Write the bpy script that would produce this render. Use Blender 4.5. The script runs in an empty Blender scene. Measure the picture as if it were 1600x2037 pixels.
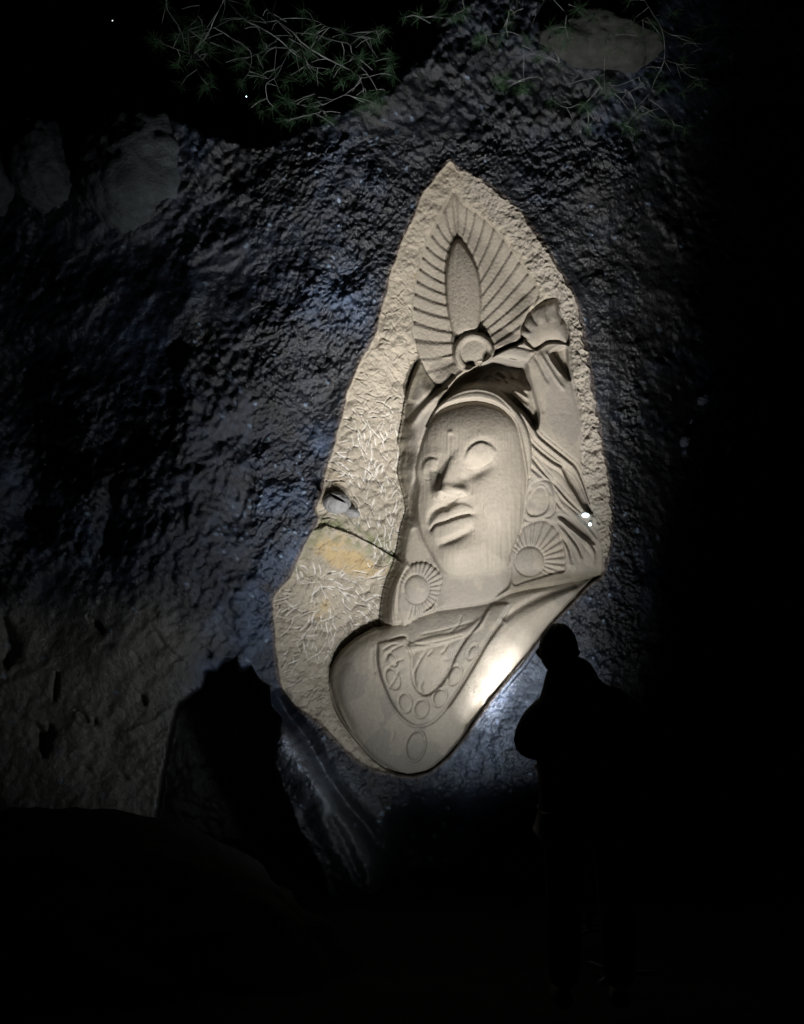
import bpy, bmesh, math, random
import numpy as np
from mathutils import Vector, Matrix
random.seed(7); RNG = np.random.default_rng(11)
S = bpy.context.scene; C = S.collection

# ------------------------------------------------------------------ camera, world, lamps, exposure
F = 2287.0; CX, CY = 800.0, 1018.5; PITCH = math.radians(6.0); CZ = 1.6; WALL = 7.5
PX = WALL / F                                    # metres per photo pixel on the wall
cam = bpy.data.objects.new('camera', bpy.data.cameras.new('camera')); C.objects.link(cam)
cam.location = (0, 0, CZ); cam.rotation_euler = (math.pi/2 + PITCH, 0, 0)
cam.data.sensor_fit = 'VERTICAL'; cam.data.sensor_height = 24; cam.data.lens = 24*F/2037
cam.data.clip_end = 1000; S.camera = cam
cp, sp = math.cos(PITCH), math.sin(PITCH)
def W(px, py, depth):                            # a point seen at (px,py) whose world y is depth
    a = (np.asarray(px, float)-CX)/F; b = -(np.asarray(py, float)-CY)/F
    dy = cp - b*sp; dz = sp + b*cp; t = np.asarray(depth, float)/dy
    return np.stack([a*t, dy*t, CZ+dz*t], -1)
def V(px, py, depth): return Vector([float(v) for v in W(px, py, depth)])

S.view_settings.view_transform = 'Standard'; S.view_settings.look = 'None'
S.view_settings.exposure = 0; S.view_settings.gamma = 1
w = bpy.data.worlds.new('World'); S.world = w; w.use_nodes = True
wn = w.node_tree.nodes; wl = w.node_tree.links
sky = wn.new('ShaderNodeTexSky'); sky.sky_type = 'NISHITA'; sky.sun_disc = False
sky.sun_elevation = math.radians(-8); sky.sun_rotation = math.radians(150)
wl.new(sky.outputs[0], wn['Background'].inputs[0]); wn['Background'].inputs[1].default_value = 0.02

def spot(name, loc, target, power, angle, blend, color, size):
    l = bpy.data.lights.new(name, 'SPOT'); l.energy = power; l.spot_size = math.radians(angle)
    l.spot_blend = blend; l.color = color; l.shadow_soft_size = size
    o = bpy.data.objects.new(name, l); C.objects.link(o); o.location = loc
    o.rotation_euler = (target-loc).to_track_quat('-Z', 'Y').to_euler()
    return o
LAMP_A = V(1190, 1600, 5.75); LAMP_B = V(1135, 1560, 6.55)
COL = (1.0, 0.965, 0.94)
spot('flood_beam_high', LAMP_A, V(890, 450, WALL), 640, 56, 1.0, COL, 0.09)
spot('flood_beam_low', LAMP_A + Vector((-.04, 0, .03)), V(850, 1010, WALL), 115, 80, 1.0, COL, 0.09)
for k_, (ax_, ay_, pw_) in enumerate(((950, 1412, 90), (968, 1380, 190), (987, 1345, 220), (1003, 1312, 190), (1020, 1275, 70))):
    spot('shoulder_beam', LAMP_B + Vector((.01*k_, 0, .01*k_)), V(ax_, ay_, WALL), pw_*.85, 15, 1.0, (1.0, 0.98, 1.0), 0.02)
spot('shoulder_spill', LAMP_B + Vector((0, -.05, .02)), V(1000, 1310, WALL), 34, 92, 1.0, (.92, 0.96, 1.0), 0.02)
FILL_C = V(960, 1790, 5.4)  # unseen fill lights, added low in front to soften the shadows
spot('fill_beam', FILL_C, V(850, 850, WALL), 330, 62, 1.0, COL, 0.10)
spot('fill_spill', FILL_C + Vector((-.1, 0, 0)), V(560, 1080, WALL), 105, 105, 1.0, (.92, .96, 1.0), 0.06)

# ------------------------------------------------------------------ numpy helpers
TAB = RNG.random((256, 256))
def vnoise(x, y, seed=0):
    x = x + seed*37.13; y = y + seed*71.77
    xi = np.floor(x).astype(int); yi = np.floor(y).astype(int); fx = x-xi; fy = y-yi
    fx = fx*fx*fx*(fx*(fx*6-15)+10); fy = fy*fy*fy*(fy*(fy*6-15)+10)
    g = lambda a, b: TAB[a & 255, b & 255]
    return ((g(xi, yi)*(1-fx)+g(xi+1, yi)*fx)*(1-fy) + (g(xi, yi+1)*(1-fx)+g(xi+1, yi+1)*fx)*fy)*2-1
def fbm(x, y, scale, octv=4, seed=0, gain=.5):
    s = 0; a = 1; t = 0
    for k in range(octv):
        c, n = math.cos(k*.9+.4), math.sin(k*.9+.4)
        s = s + a*vnoise((x*c-y*n)/scale, (x*n+y*c)/scale, seed+k*3); t += a; a *= gain; scale /= 2.03
    return s/t
def worley(x, y, cell, seed=0):
    x = x/cell; y = y/cell; xi = np.floor(x).astype(int); yi = np.floor(y).astype(int)
    f1 = np.full(x.shape, 9.); idv = np.zeros(x.shape)
    for i in (-1, 0, 1):
        for j in (-1, 0, 1):
            a = xi+i; b = yi+j
            jx = TAB[(a*3+seed) & 255, (b*5+seed*7) & 255]; jy = TAB[(b*7+seed*3+11) & 255, (a*11+seed) & 255]
            d = (x-a-jx)**2+(y-b-jy)**2
            m = d < f1; f1 = np.where(m, d, f1); idv = np.where(m, TAB[(a*13+5) & 255, (b*17+9) & 255], idv)
    return np.sqrt(f1), idv
def smooth(t): t = np.clip(t, 0, 1); return t*t*(3-2*t)
def spline(pts, n=8, closed=False):
    P = [np.array(p, float) for p in pts]; out = []; N = len(P)
    for i in range(N if closed else N-1):
        p0 = P[i-1] if (closed or i > 0) else P[i]; p1 = P[i]; p2 = P[(i+1) % N]
        p3 = P[(i+2) % N] if (closed or i+2 < N) else p2
        for k in range(n):
            t = k/n
            out.append(.5*((2*p1)+(-p0+p2)*t+(2*p0-5*p1+4*p2-p3)*t*t+(-p0+3*p1-3*p2+p3)*t**3))
    if not closed: out.append(P[-1])
    return np.array(out)
def sdf(X, Y, poly):                             # + inside
    d2 = np.full(X.shape, 1e12); ins = np.zeros(X.shape, bool)
    n = len(poly)
    for i in range(n):
        ax, ay = poly[i]; bx, by = poly[(i+1) % n]; ex, ey = bx-ax, by-ay; L = ex*ex+ey*ey+1e-9
        t = np.clip(((X-ax)*ex+(Y-ay)*ey)/L, 0, 1)
        d2 = np.minimum(d2, (X-ax-t*ex)**2+(Y-ay-t*ey)**2)
        c = ((ay > Y) != (by > Y)) & (X < ex*(Y-ay)/(ey if abs(ey) > 1e-9 else 1e-9)+ax)
        ins ^= c
    return np.where(ins, 1, -1)*np.sqrt(d2)
def dline(X, Y, pts):                            # distance to open polyline, parameter 0..1, side sign
    d2 = np.full(X.shape, 1e12); T = np.zeros(X.shape); sg = np.zeros(X.shape)
    n = len(pts)-1
    for i in range(n):
        ax, ay = pts[i]; bx, by = pts[i+1]; ex, ey = bx-ax, by-ay; L = ex*ex+ey*ey+1e-9
        t = np.clip(((X-ax)*ex+(Y-ay)*ey)/L, 0, 1); d = (X-ax-t*ex)**2+(Y-ay-t*ey)**2
        m = d < d2; d2 = np.where(m, d, d2); T = np.where(m, (i+t)/n, T)
        sg = np.where(m, np.sign(ex*(Y-ay)-ey*(X-ax)), sg)
    return np.sqrt(d2), T, sg
def box(x0, y0, x1, y1, gx, gy, st):             # index window of the fine grid
    i0 = max(0, int((y0-gy)/st)); i1 = max(i0, int((y1-gy)/st)+2); j0 = max(0, int((x0-gx)/st)); j1 = max(j0, int((x1-gx)/st)+2)
    return slice(i0, i1), slice(j0, j1)

# ------------------------------------------------------------------ outlines on the rock (photo pixels on the wall)
NICHE = [(896,322),(910,338),(925,342),(950,356),(975,372),(1000,392),(1035,425),(1055,452),(1070,470),(1090,500),(1105,530),(1130,568),(1145,602),(1158,650),
 (1165,700),(1174,740),(1180,790),(1188,830),(1195,880),(1203,930),(1212,980),(1216,1030),(1213,1080),(1208,1112),(1195,1145),(1172,1160),
 (1140,1194),(1110,1225),(1078,1262),(1052,1296),(1020,1335),(990,1372),(965,1404),(940,1440),(920,1470),(890,1506),(862,1530),(832,1542),(805,1543),
 (775,1536),(750,1532),(715,1515),(690,1493),(670,1472),(640,1441),(617,1425),(587,1402),(567,1378),(555,1340),(549,1280),(544,1230),(544,1189),(562,1165),(578,1150),
 (590,1120),(608,1080),(624,1055),(633,1030),(628,1010),(640,985),(643,972),(650,930),(661,900),(672,860),(684,820),(692,780),(705,750),
 (720,715),(735,690),(750,655),(760,610),(770,580),(778,540),(790,510),(800,480),(815,450),(832,412),(837,390),(862,362),(872,345)]
HALO = [(904,378),(922,404),(943,418),(977,444),(1002,472),(1027,508),(1047,534),(1064,559),(1072,590),(1054,618),(1039,649),(1037,676),(991,697),
 (975,714),(940,733),(907,757),(885,790),(850,800),(817,800),(808,790),(820,750),(833,714),(822,671),(821,601),(828,553),(842,500),(862,455),(876,427),(892,393)]
FIG = [(833,716),(816,759),(804,803),(798,841),(792,876),(797,900),(791,935),(797,964),(807,1011),(798,1044),(789,1091),(781,1123),(769,1152),(761,1182),(755,1228),
 (757,1246),(742,1250),(707,1270),(676,1298),(658,1332),(657,1371),(672,1422),(707,1472),(742,1511),(772,1530),(805,1550),(840,1552),(870,1532),(895,1512),
 (925,1474),(945,1442),(970,1407),(995,1374),(1025,1338),(1058,1298),(1083,1264),(1115,1228),(1145,1198),(1180,1166),(1200,1145),
 (1203,1105),(1192,1060),(1180,1020),(1166,960),(1160,910),(1163,861),(1152,797),(1137,744),(1134,700),(1132,660),(1126,640),(1113,610),(1110,594),(1082,597),(1057,617),(1042,646),(1037,676),
 (991,697),(960,722),(912,759),(880,775),(850,745)]
FACE = [(826,935),(831,905),(837,885),(846,859),(860,832),(878,814),(907,803),(942,797),(977,802),(1008,817),(1029,843),(1039,876),(1047,917),(1051,953),
 (1047,994),(1042,1038),(1030,1076),(1019,1105),(1010,1128),(975,1142),(925,1149),(892,1145),(872,1126),(857,1100),(842,1076),(831,1041),(828,1000),(831,964)]
FACE_IN = FACE
def U(lst, ox, oy, s): return [(ox+x/s, oy+y/s) for x, y in lst]

# ------------------------------------------------------------------ the natural cliff
CAVE = [(352,1398),(400,1366),(408,1334),(432,1330),(446,1316),(468,1308),(478,1328),(498,1322),(516,1350),(536,1362),(540,1398),(562,1430),(556,1470),(548,1520),(572,1580),(596,1650),(640,1720),(660,1800),(298,1800),(303,1672),(318,1560),(332,1480)]
CREST = [(-700,100),(-200,130),(0,185),(70,172),(200,165),(340,190),(440,235),(520,252),(600,205),(700,170),(770,130),(830,70),(870,-20),(900,-700)]
FINE = (500, 275, 500+1.5*3*172, 275+1.5*3*292)   # fine window, aligned with the coarse 4.5 px grid
def cliff_h(X, Y, fine=False):
    wx = X + 22*fbm(X, Y, 120, 2, 5); wy = Y + 22*fbm(X, Y, 120, 2, 9)
    h = 26*fbm(X, Y, 330, 3, 1) + 11*fbm(wx, wy, 110, 3, 2)
    u = wx*.78+wy*.62; v = -wx*.62+wy*.78           # bedding runs up to the right
    h += 6*fbm(u*1.9, v*.62, 62, 3, 4)
    rough = 1-.72*smooth((420-X)/160+.1)*smooth((Y-1120)/160)
    rough = rough*(.42+.75*smooth(fbm(X, Y, 150, 3, 151)/.5+.55))
    f, idv = worley(u*1.25, v*.8, 17, 3)
    h += rough*(4.6*(1-f)+3.0*(idv-.5)); f2, id2 = worley(u, v*.85, 8.5, 6)
    h += rough*5.0*(1-f2) + (1.6+5.4*rough)*fbm(X, Y, 12, 3, 8)
    h += 5*rough*np.abs(fbm(u*1.6, v*.7, 40, 3, 21))
    # settle flush around the carved niche
    near = SDN_C(X, Y)
    h = np.where(near > -60, h*(.55+.45*smooth(-near/60)), h)
    h += 14*rough*fbm(wx, wy, 75, 2, 27)*smooth((-near-10)/80)
    h += 10*np.exp(-np.clip(-near, 0, None)/30)*smooth((1120-Y)/60)
    # the right flank turns away into the dark
    xr = 1240+20*fbm(X*0, Y, 90, 2, 3)+smooth((Y-1150)/250)*70
    r = np.clip(X-xr, 0, None); h -= .95*r*smooth(r/420) + .6*np.clip(X-1212, 0, None)
    # left side curves gently back
    l = np.clip(380-X, 0, None); h -= .30*l + .0006*l*l*smooth((1000-Y)/300)
    # diagonal swell from upper centre to the cave, hollow between
    d, T, sg = dline(X, Y, [(760,120),(640,420),(480,760),(400,860),(330,1100),(250,1240)])
    h += 38*np.exp(-(d/120)**2)
    d, T, sg = dline(X, Y, [(30,470),(190,520),(330,480),(420,420)]); h -= 34*np.exp(-(d/70)**2)
    d, T, sg = dline(X, Y, [(200,1110),(215,1080),(222,960),(245,940)]); h -= 26*np.exp(-(d/(16*np.sin(np.pi*np.clip(T, .02, .98))*(1+.5*fbm(X, Y, 20, 2, 43))+.5))**2)
    d, T, sg = dline(X, Y, [(40,760),(90,900),(60,1020)]); h -= 55*np.exp(-(d/60)**2)
    # tilt to the foot: the face steps back below the carving on the right
    h -= smooth((Y-1545)/160)*smooth((X-730)/90)*260
    # fissure below the carving with a lit rib beside it
    d, T, sg = dline(X, Y, [(545,1370),(575,1425),(610,1470),(650,1545),(690,1600),(735,1650),(760,1700)])
    h -= (110*np.exp(-(d/15)**2))*smooth(T/.06)*smooth((1-T)/.1+.15)
    d, T, sg = dline(X, Y, [(570,1480),(600,1530),(645,1590),(670,1670),(740,1770)])
    h += 80*np.exp(-(d/36)**2)+22*fbm(X, Y, 34, 4, 29)*np.exp(-(d/60)**2)
    d, T, sg = dline(X, Y, [(660,1630),(690,1690),(715,1740)]); h -= 40*np.exp(-(d/11)**2)
    # dry gouges in the pale lower left rock
    for pts, wd, am in (([(172,1222),(190,1238),(204,1258)],6,26),([(280,1380),(290,1402)],6,26),([(152,1412),(168,1425),(180,1440)],5,20),([(186,1425),(192,1445)],4,18),
                        ([(72,1440),(85,1465),(88,1505)],15,42),([(100,1440),(95,1480)],8,20),([(115,1330),(110,1370),(106,1400)],5,18),([(165,1525),(180,1535)],4,12),([(238,1535),(255,1552)],4,12),
                        ([(10,1230),(20,1290),(12,1330)],18,40),([(262,1290),(280,1320)],4,10),([(410,1290),(420,1310)],5,22),([(300,1240),(330,1290),(370,1320)],5,9),([(620,938),(628,955),(636,976)],4,22)):
        d, T, sg = dline(X, Y, pts); tw = np.sin(np.pi*np.clip(T, .02, .98))**.7*(1+.35*fbm(X, Y, 12, 2, 41)); h -= .75*am*np.exp(-(d/(wd*tw))**2)
    d, T, sg = dline(X, Y, [(350,1402),(300,1440),(240,1462)]); h += 5*np.exp(-(d/6)**2)
    # the dark hollow under the overhang
    c = sdf(X+4*fbm(X, Y, 20, 3, 31), Y+4*fbm(X, Y, 20, 3, 33), CAVE)
    h -= 560*smooth(c/np.where(X < 470, 9, 26))
    # the crest rolls away from the viewer
    cr, T, sg = dline(X, Y, CREST); cr = np.where(sg > 0, cr, -cr)+9*fbm(X, Y, 45, 3, 51)  # + below crest
    h -= np.clip(46-cr, 0, None)**1.35*.55
    return h, cr
NP = spline(NICHE, 3, True)
def SDN_C(X, Y):
    return sdf(X, Y, NICHE)

def faces_of(mask_q, ny, nx):
    ii, jj = np.nonzero(mask_q); a = ii*nx+jj
    return np.stack([a, a+nx, a+nx+1, a+1], -1)
def grid_normals(P):
    gx = np.gradient(P, axis=1); gy = np.gradient(P, axis=0)
    n = np.cross(gy, gx); n /= np.linalg.norm(n, axis=-1, keepdims=True)+1e-12
    if n[..., 1].mean() > 0: n = -n
    return n
def mesh_from(name, P, N, Q, mat, col=None, aux=None, parent=None):
    used = np.unique(Q); remap = np.full(P.shape[0], -1); remap[used] = np.arange(len(used)); Qr = remap[Q]
    me = bpy.data.meshes.new(name); me.vertices.add(len(used)); me.vertices.foreach_set('co', P[used].astype(np.float32).ravel())
    me.loops.add(Qr.size); me.loops.foreach_set('vertex_index', Qr.astype(np.int32).ravel())
    me.polygons.add(len(Qr)); me.polygons.foreach_set('loop_start', np.arange(0, Qr.size, 4, dtype=np.int32))
    me.update(calc_edges=True)
    me.polygons.foreach_set('use_smooth', np.ones(len(Qr), bool))
    if col is not None:
        a = me.color_attributes.new('tint', 'FLOAT_COLOR', 'POINT')
        rgba = np.ones((len(used), 4), np.float32); rgba[:, :3] = col[used]
        if aux is not None: rgba[:, 3] = aux[used]
        a.data.foreach_set('color', rgba.ravel())
    if N is not None: me.normals_split_custom_set_from_vertices(N[used].astype(np.float32))
    me.materials.append(mat)
    o = bpy.data.objects.new(name, me); C.objects.link(o)
    if parent: o.parent = parent
    return o
def tag(o, label=None, cat=None, group=None, kind=None):
    for k, v in (('label', label), ('category', cat), ('group', group), ('kind', kind)):
        if v: o[k] = v
    return o
def empty(name, loc, **kw):
    o = bpy.data.objects.new(name, None); C.objects.link(o); o.location = loc; return tag(o, **kw)

# ------------------------------------------------------------------ materials
def new_mat(name):
    m = bpy.data.materials.new(name); m.use_nodes = True; return m, m.node_tree.nodes, m.node_tree.links, m.node_tree.nodes['Principled BSDF']
def noise(n, l, scale, detail, vec, rough=.6):
    t = n.new('ShaderNodeTexNoise'); t.inputs['Scale'].default_value = scale; t.inputs['Detail'].default_value = detail
    t.inputs['Roughness'].default_value = rough; l.new(vec, t.inputs['Vector']); return t
def stone(name, contrast, bump, bscale, rough, spec, use_attr=True, base=(.1, .1, .1), speck=0, chroma=.05):
    m, n, l, b = new_mat(name); g = n.new('ShaderNodeNewGeometry').outputs['Position']
    t1 = noise(n, l, bscale, 7, g, .66 if spec > .9 else .7); t2 = noise(n, l, 5, 5, g); t3 = noise(n, l, 150, 2, g)
    if use_attr:
        at = n.new('ShaderNodeAttribute'); at.attribute_name = 'tint'; src = at.outputs['Color']
    else:
        rgb = n.new('ShaderNodeRGB'); rgb.outputs[0].default_value = (*base, 1); src = rgb.outputs[0]
    add = n.new('ShaderNodeMath'); add.operation = 'MULTIPLY_ADD'; l.new(t2.outputs[0], add.inputs[0]); add.inputs[1].default_value = .7; l.new(t1.outputs[0], add.inputs[2])
    mr = n.new('ShaderNodeMapRange'); l.new(add.outputs[0], mr.inputs['Value']); mr.inputs['From Min'].default_value = .5; mr.inputs['From Max'].default_value = 1.2
    mr.inputs['To Min'].default_value = 1-contrast; mr.inputs['To Max'].default_value = 1+contrast
    mul = n.new('ShaderNodeVectorMath'); mul.operation = 'SCALE'; l.new(src, mul.inputs[0]); l.new(mr.outputs[0], mul.inputs['Scale'])
    # mineral grain with a little hue of its own
    mx = n.new('ShaderNodeMix'); mx.data_type = 'RGBA'; mx.blend_type = 'OVERLAY'; mx.inputs['Factor'].default_value = chroma
    l.new(mul.outputs[0], mx.inputs['A']); l.new(t3.outputs['Color'], mx.inputs['B']); out = mx.outputs['Result']
    if speck:
        vo = n.new('ShaderNodeTexVoronoi'); vo.inputs['Scale'].default_value = 55; l.new(g, vo.inputs['Vector'])
        vr = n.new('ShaderNodeMapRange'); l.new(vo.outputs['Distance'], vr.inputs['Value']); vr.inputs['From Min'].default_value = .22; vr.inputs['From Max'].default_value = .12
        pn = noise(n, l, 3.2, 4, g, .7); pr = n.new('ShaderNodeMapRange'); l.new(pn.outputs[0], pr.inputs['Value']); pr.inputs['From Min'].default_value = .5; pr.inputs['From Max'].default_value = .68
        pm = n.new('ShaderNodeMath'); pm.operation = 'MULTIPLY'; l.new(vr.outputs[0], pm.inputs[0]); l.new(pr.outputs[0], pm.inputs[1])
        pm2 = n.new('ShaderNodeMath'); pm2.operation = 'MULTIPLY'; l.new(pm.outputs[0], pm2.inputs[0]); pm2.inputs[1].default_value = speck
        m2 = n.new('ShaderNodeMix'); m2.data_type = 'RGBA'; l.new(pm2.outputs[0], m2.inputs['Factor']); l.new(out, m2.inputs['A']); m2.inputs['B'].default_value = (.16, .2, .28, 1); out = m2.outputs['Result']
    l.new(out, b.inputs['Base Color']); b.inputs['Roughness'].default_value = rough; b.inputs['Specular IOR Level'].default_value = spec
    bp = n.new('ShaderNodeBump'); bp.inputs['Strength'].default_value = 1; bp.inputs['Distance'].default_value = bump
    ha = n.new('ShaderNodeMath'); ha.operation = 'MULTIPLY_ADD'; l.new(t3.outputs[0], ha.inputs[0]); ha.inputs[1].default_value = .06 if spec > .85 else .22; l.new(t1.outputs[0], ha.inputs[2]); l.new(ha.outputs[0], bp.inputs['Height']); l.new(bp.outputs[0], b.inputs['Normal'])
    return m
M_CARVE = stone('carved_sandstone', .16, .004, 38, .9, .2, chroma=.10)
M_ROUGH = stone('rough_cut_sandstone', .22, .011, 45, .92, .2, chroma=.12)
M_CLIFF = stone('weathered_cliff_rock', .6, .022, 24, .36, .9, speck=.3, chroma=.45)
M_BOULD = stone('weathered_boulder_rock', .7, .035, 14, .6, .5, False, (.045, .056, .062), speck=.5, chroma=.2)
M_BOULD2 = stone('dark_overhang_rock', .6, .03, 14, .85, .2, False, (.05, .052, .048), speck=.2, chroma=.2)
M_DARK = stone('dark_ground_rock', .5, .03, 14, .9, .1, False, (.008, .008, .008))
M_PALE = stone('pale_stone', .3, .01, 30, .8, .3, False, (.16, .19, .24))
M_KNOB = stone('grey_knob_rock', .3, .008, 40, .8, .3, False, (.27, .27, .27))
def plain(name, col, rough=.8, emit=0, ecol=(1, 1, 1)):
    m, n, l, b = new_mat(name); b.inputs['Base Color'].default_value = (*col, 1); b.inputs['Roughness'].default_value = rough
    t = noise(n, l, 30, 4, n.new('ShaderNodeNewGeometry').outputs['Position']); bp = n.new('ShaderNodeBump'); bp.inputs['Distance'].default_value = .002
    l.new(t.outputs[0], bp.inputs['Height']); l.new(bp.outputs[0], b.inputs['Normal'])
    if emit: b.inputs['Emission Color'].default_value = (*ecol, 1); b.inputs['Emission Strength'].default_value = emit
    return m
M_BARK = plain('pine_bark', (.22, .24, .24)); M_NEEDLE = plain('pine_needle', (.032, .085, .034), .7)
M_JACKET = plain('dark_jacket_cloth', (.012, .012, .013), .9); M_HAIR = plain('brown_hair', (.03, .026, .012), .7); M_SKIN = plain('skin', (.3, .19, .14), .6)
M_TROUS = plain('dark_trouser_cloth', (.01, .01, .012), .9); M_SHOE = plain('black_shoe', (.01, .01, .01), .95)
M_METAL = plain('black_lamp_metal', (.02, .02, .02), .4); M_GLOW = plain('lit_lamp_glass', (.9, .95, 1), .3, 4, (.75, .95, 1)); M_STAR = plain('star_light', (0, 0, 0), 1, 6, (.9, .95, 1))
M_GLASS = plain('lamp_front_glass', (.8, .8, .8), .2, 0)

# ------------------------------------------------------------------ carving height field
st = 1.5; gx, gy, gx1, gy1 = FINE
nx = int(round((gx1-gx)/st))+1; ny = int(round((gy1-gy)/st))+1
X, Y = np.meshgrid(gx+st*np.arange(nx), gy+st*np.arange(ny))
HC, CRF = cliff_h(X, Y)
jit = fbm(X, Y, 16, 3, 61)
side = smooth((X-905)/40)*smooth((1150-Y)/40)                      # the ragged right border
SN = sdf(X + jit*(2+7*side), Y + fbm(X, Y, 16, 3, 64)*(2+5*side), NP)
LAB = np.zeros(X.shape, int); PARTS = {}
def part(key, mask):
    if key not in PARTS: PARTS[key] = len(PARTS)+1
    LAB[mask] = PARTS[key]
inn = SN > 0
# --- niche wall
edgeH = -4 + .5*HC
N_ = np.where(inn, edgeH - 58*smooth(SN/150) - 3*smooth(SN/5), HC)
N_ += inn*5*fbm(X, Y, 70, 3, 71)
low = smooth((Y-1090)/40)                                          # lower left wall rises towards the outer edge again
rb = side*smooth((62-SN)/30)
N_ += inn*(side*smooth((70-SN)/40))*(3.4*fbm(X, Y, 10, 3, 74)+2.4*fbm(X, Y, 4.5, 2, 75)) + inn*side*12*smooth((40-SN)/40)
N_ += inn*(1-side)*1.3*fbm(X, Y, 9, 3, 77)
wX = X+5*fbm(X, Y, 30, 2, 171); wY = Y+5*fbm(X, Y, 30, 2, 172)
fc, _i = worley(wX*.9+wY*.35, wY*.9-wX*.35, 17, 7); N_ += inn*(1-side)*smooth((Y-560)/120)*(3.0-8.0*fc**2)*(.5+.5*smooth(fbm(X, Y, 60, 2, 175)/.3+.7))
# ripples left by the chisel in the lower left
rp = smooth((Y-1060)/60)*smooth((700-X)/90)
N_ += inn*rp*3.4*np.abs(fbm(X*.6+Y*.5, Y*1.8-X*.4, 22, 2, 79))
# shelf and mossy step across the wall at y~1060
d, T, sg = dline(X, Y, [(600,1062),(650,1045),(700,1062),(745,1085),(795,1115)])
N_ += inn*(np.where(sg > 0, 9*np.exp(-d/28), -2*np.exp(-d/6)) + 3.5*fbm(X, Y, 8, 2, 81)*np.exp(-(d/14)**2))
d2, _, _ = dline(X, Y, [(562,1165),(610,1140),(700,1160)]); N_ += inn*5*np.exp(-(d2/14)**2)*fbm(X, Y, 20, 2, 83)
# chisel scratches: short nicks, crushed pale stone along them
SC = np.zeros(X.shape)
def scratch(x, y, a, L, bend, wd, dep):
    pts = []
    for k in range(5):
        t = k/4-.5; pts.append((x+math.cos(a+bend*t)*L*t, y+math.sin(a+bend*t)*L*t))
    m = 8; s = box(min(p[0] for p in pts)-m, min(p[1] for p in pts)-m, max(p[0] for p in pts)+m, max(p[1] for p in pts)+m, gx, gy, st)
    if X[s].size == 0: return
    d, T, sg = dline(X[s], Y[s], pts)
    tp = np.clip(np.minimum(T, 1-T)*5, 0, 1)**.5; g = np.exp(-(d/wd)**2)*tp
    N_[s] += -dep*np.exp(-((d)/wd)**2)*tp + .6*dep*np.exp(-((d-2.3*wd*np.sign(1))/wd)**2)*tp*(sg > 0)
    SC[s] = np.maximum(SC[s], g)
FPi = spline(FIG, 3, True)
rr = random.Random(5)
cnt = 0
SNlow = lambda x, y: SN[min(ny-1, max(0, int((y-gy)/st))), min(nx-1, max(0, int((x-gx)/st)))]
placed = []
for k in range(9000):
    if cnt >= 640: break
    y = rr.uniform(560, 1470); x = rr.uniform(545, 835)
    if SNlow(x, y) < 9: continue
    if y < 700 and rr.random() < .62: continue
    if 1040 < y < 1125 and x < 745: continue
    mind = 9 if y < 1250 else 10
    if any((x-a)**2+(y-b)**2 < mind*mind for a, b in placed[-400:]): continue
    placed.append((x, y))
    if y > 1125: a = math.atan2(y-1165, x-640)+rr.gauss(0, .4)+(.9 if rr.random()<.25 else 0); L = rr.uniform(9, 38)
    elif y > 830: a = (1.5 if x > 720 else .1+ (x-660)/60)+rr.gauss(0, .35); L = rr.uniform(11, 34)
    else: a = rr.choice((-.5, .35, .9))+rr.gauss(0, .35); L = rr.uniform(8, 24)
    if y > 1330: a = -.5+rr.gauss(0, .35); L = rr.uniform(8, 20)
    strong = (y > 790) and y < 1330
    scratch(x, y, a, L, rr.gauss(0, .35), rr.uniform(.9, 1.5), rr.uniform(1.6, 2.8) if strong else rr.uniform(1.0, 2.2)); cnt += 1
SCA = SC*smooth((Y-760)/90)*smooth((1420-Y)/120)*(.35+.65*smooth((fbm(X, Y, 26, 2, 88)+.35)/.5))
H = N_.copy()
part('niche_wall', inn)
part('rough_border', inn & (side > .5) & (SN < 44+7*jit))
# --- halo
SH = sdf(X, Y, spline(HALO, 4, True))
panel = -40 + 14*smooth((Y-690)/60) - 10*np.clip((X-900)/150, -1, 1)*0
HAh = N_*0 + (-30 - 16*smooth(SH/40) + 10*smooth((Y-700)/70))
hm = smooth((SH+2)/6)
H = H*(1-hm)+HAh*hm
leaf = spline([(911,476),(932,500),(949,534),(956,573),(957,615),(950,657),(930,672),(904,663),(892,624),(887,573),(888,534),(896,500)], 4, True)
SL = sdf(X, Y, leaf)
z1 = lambda L: U(L, 780, 320, 3.556)
LL = [z1(p) for p in ([(440,215),(462,545)],[(395,370),(445,560)],[(320,430),(425,590)],[(290,520),(405,640)],[(250,600),(392,705)],[(230,680),(382,785)],[(215,765),(378,860)],[(190,845),(378,935)],[(180,935),(385,1010)],[(165,1030),(400,1100)],[(155,1125),(425,1205)],[(160,1250),(430,1275)],[(200,1392),(420,1362)],[(215,1490),(440,1420)],[(150,1600),(440,1520)])]
RL = [z1(p) for p in ([(440,215),(462,545)],[(520,310),(492,545)],[(580,355),(520,590)],[(648,405),(565,660)],[(712,465),(612,720)],[(785,535),(620,850)],[(835,640),(632,945)],[(885,720),(640,1040)],[(945,800),(640,1130)],[(985,900),(660,1190)],[(1000,1000),(690,1235)],[(940,1120),(720,1290)],[(915,1265),(730,1345)])]
def strips(lines, region, key, sgn):
    sd = []
    for (ax, ay), (bx, by) in lines:
        ex, ey = bx-ax, by-ay; L = math.hypot(ex, ey)
        bow = 2.2*np.sin(np.pi*np.clip(((X-ax)*ex+(Y-ay)*ey)/L/L, 0, 1))
        sd.append(sgn*(ex*(Y-ay)-ey*(X-ax))/L - bow)
    sd = np.array(sd); idx = np.clip((sd > 0).cumprod(0).sum(0)-1, 0, len(lines)-2)
    d0 = np.take_along_axis(sd, idx[None], 0)[0]; d1 = -np.take_along_axis(sd, idx[None]+1, 0)[0]
    t = np.clip(d0/(d0+d1+1e-6), 0, 1)
    return idx, t, np.minimum(d0, d1)
onhalo = (SH > 0) & (SL < 1)
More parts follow.
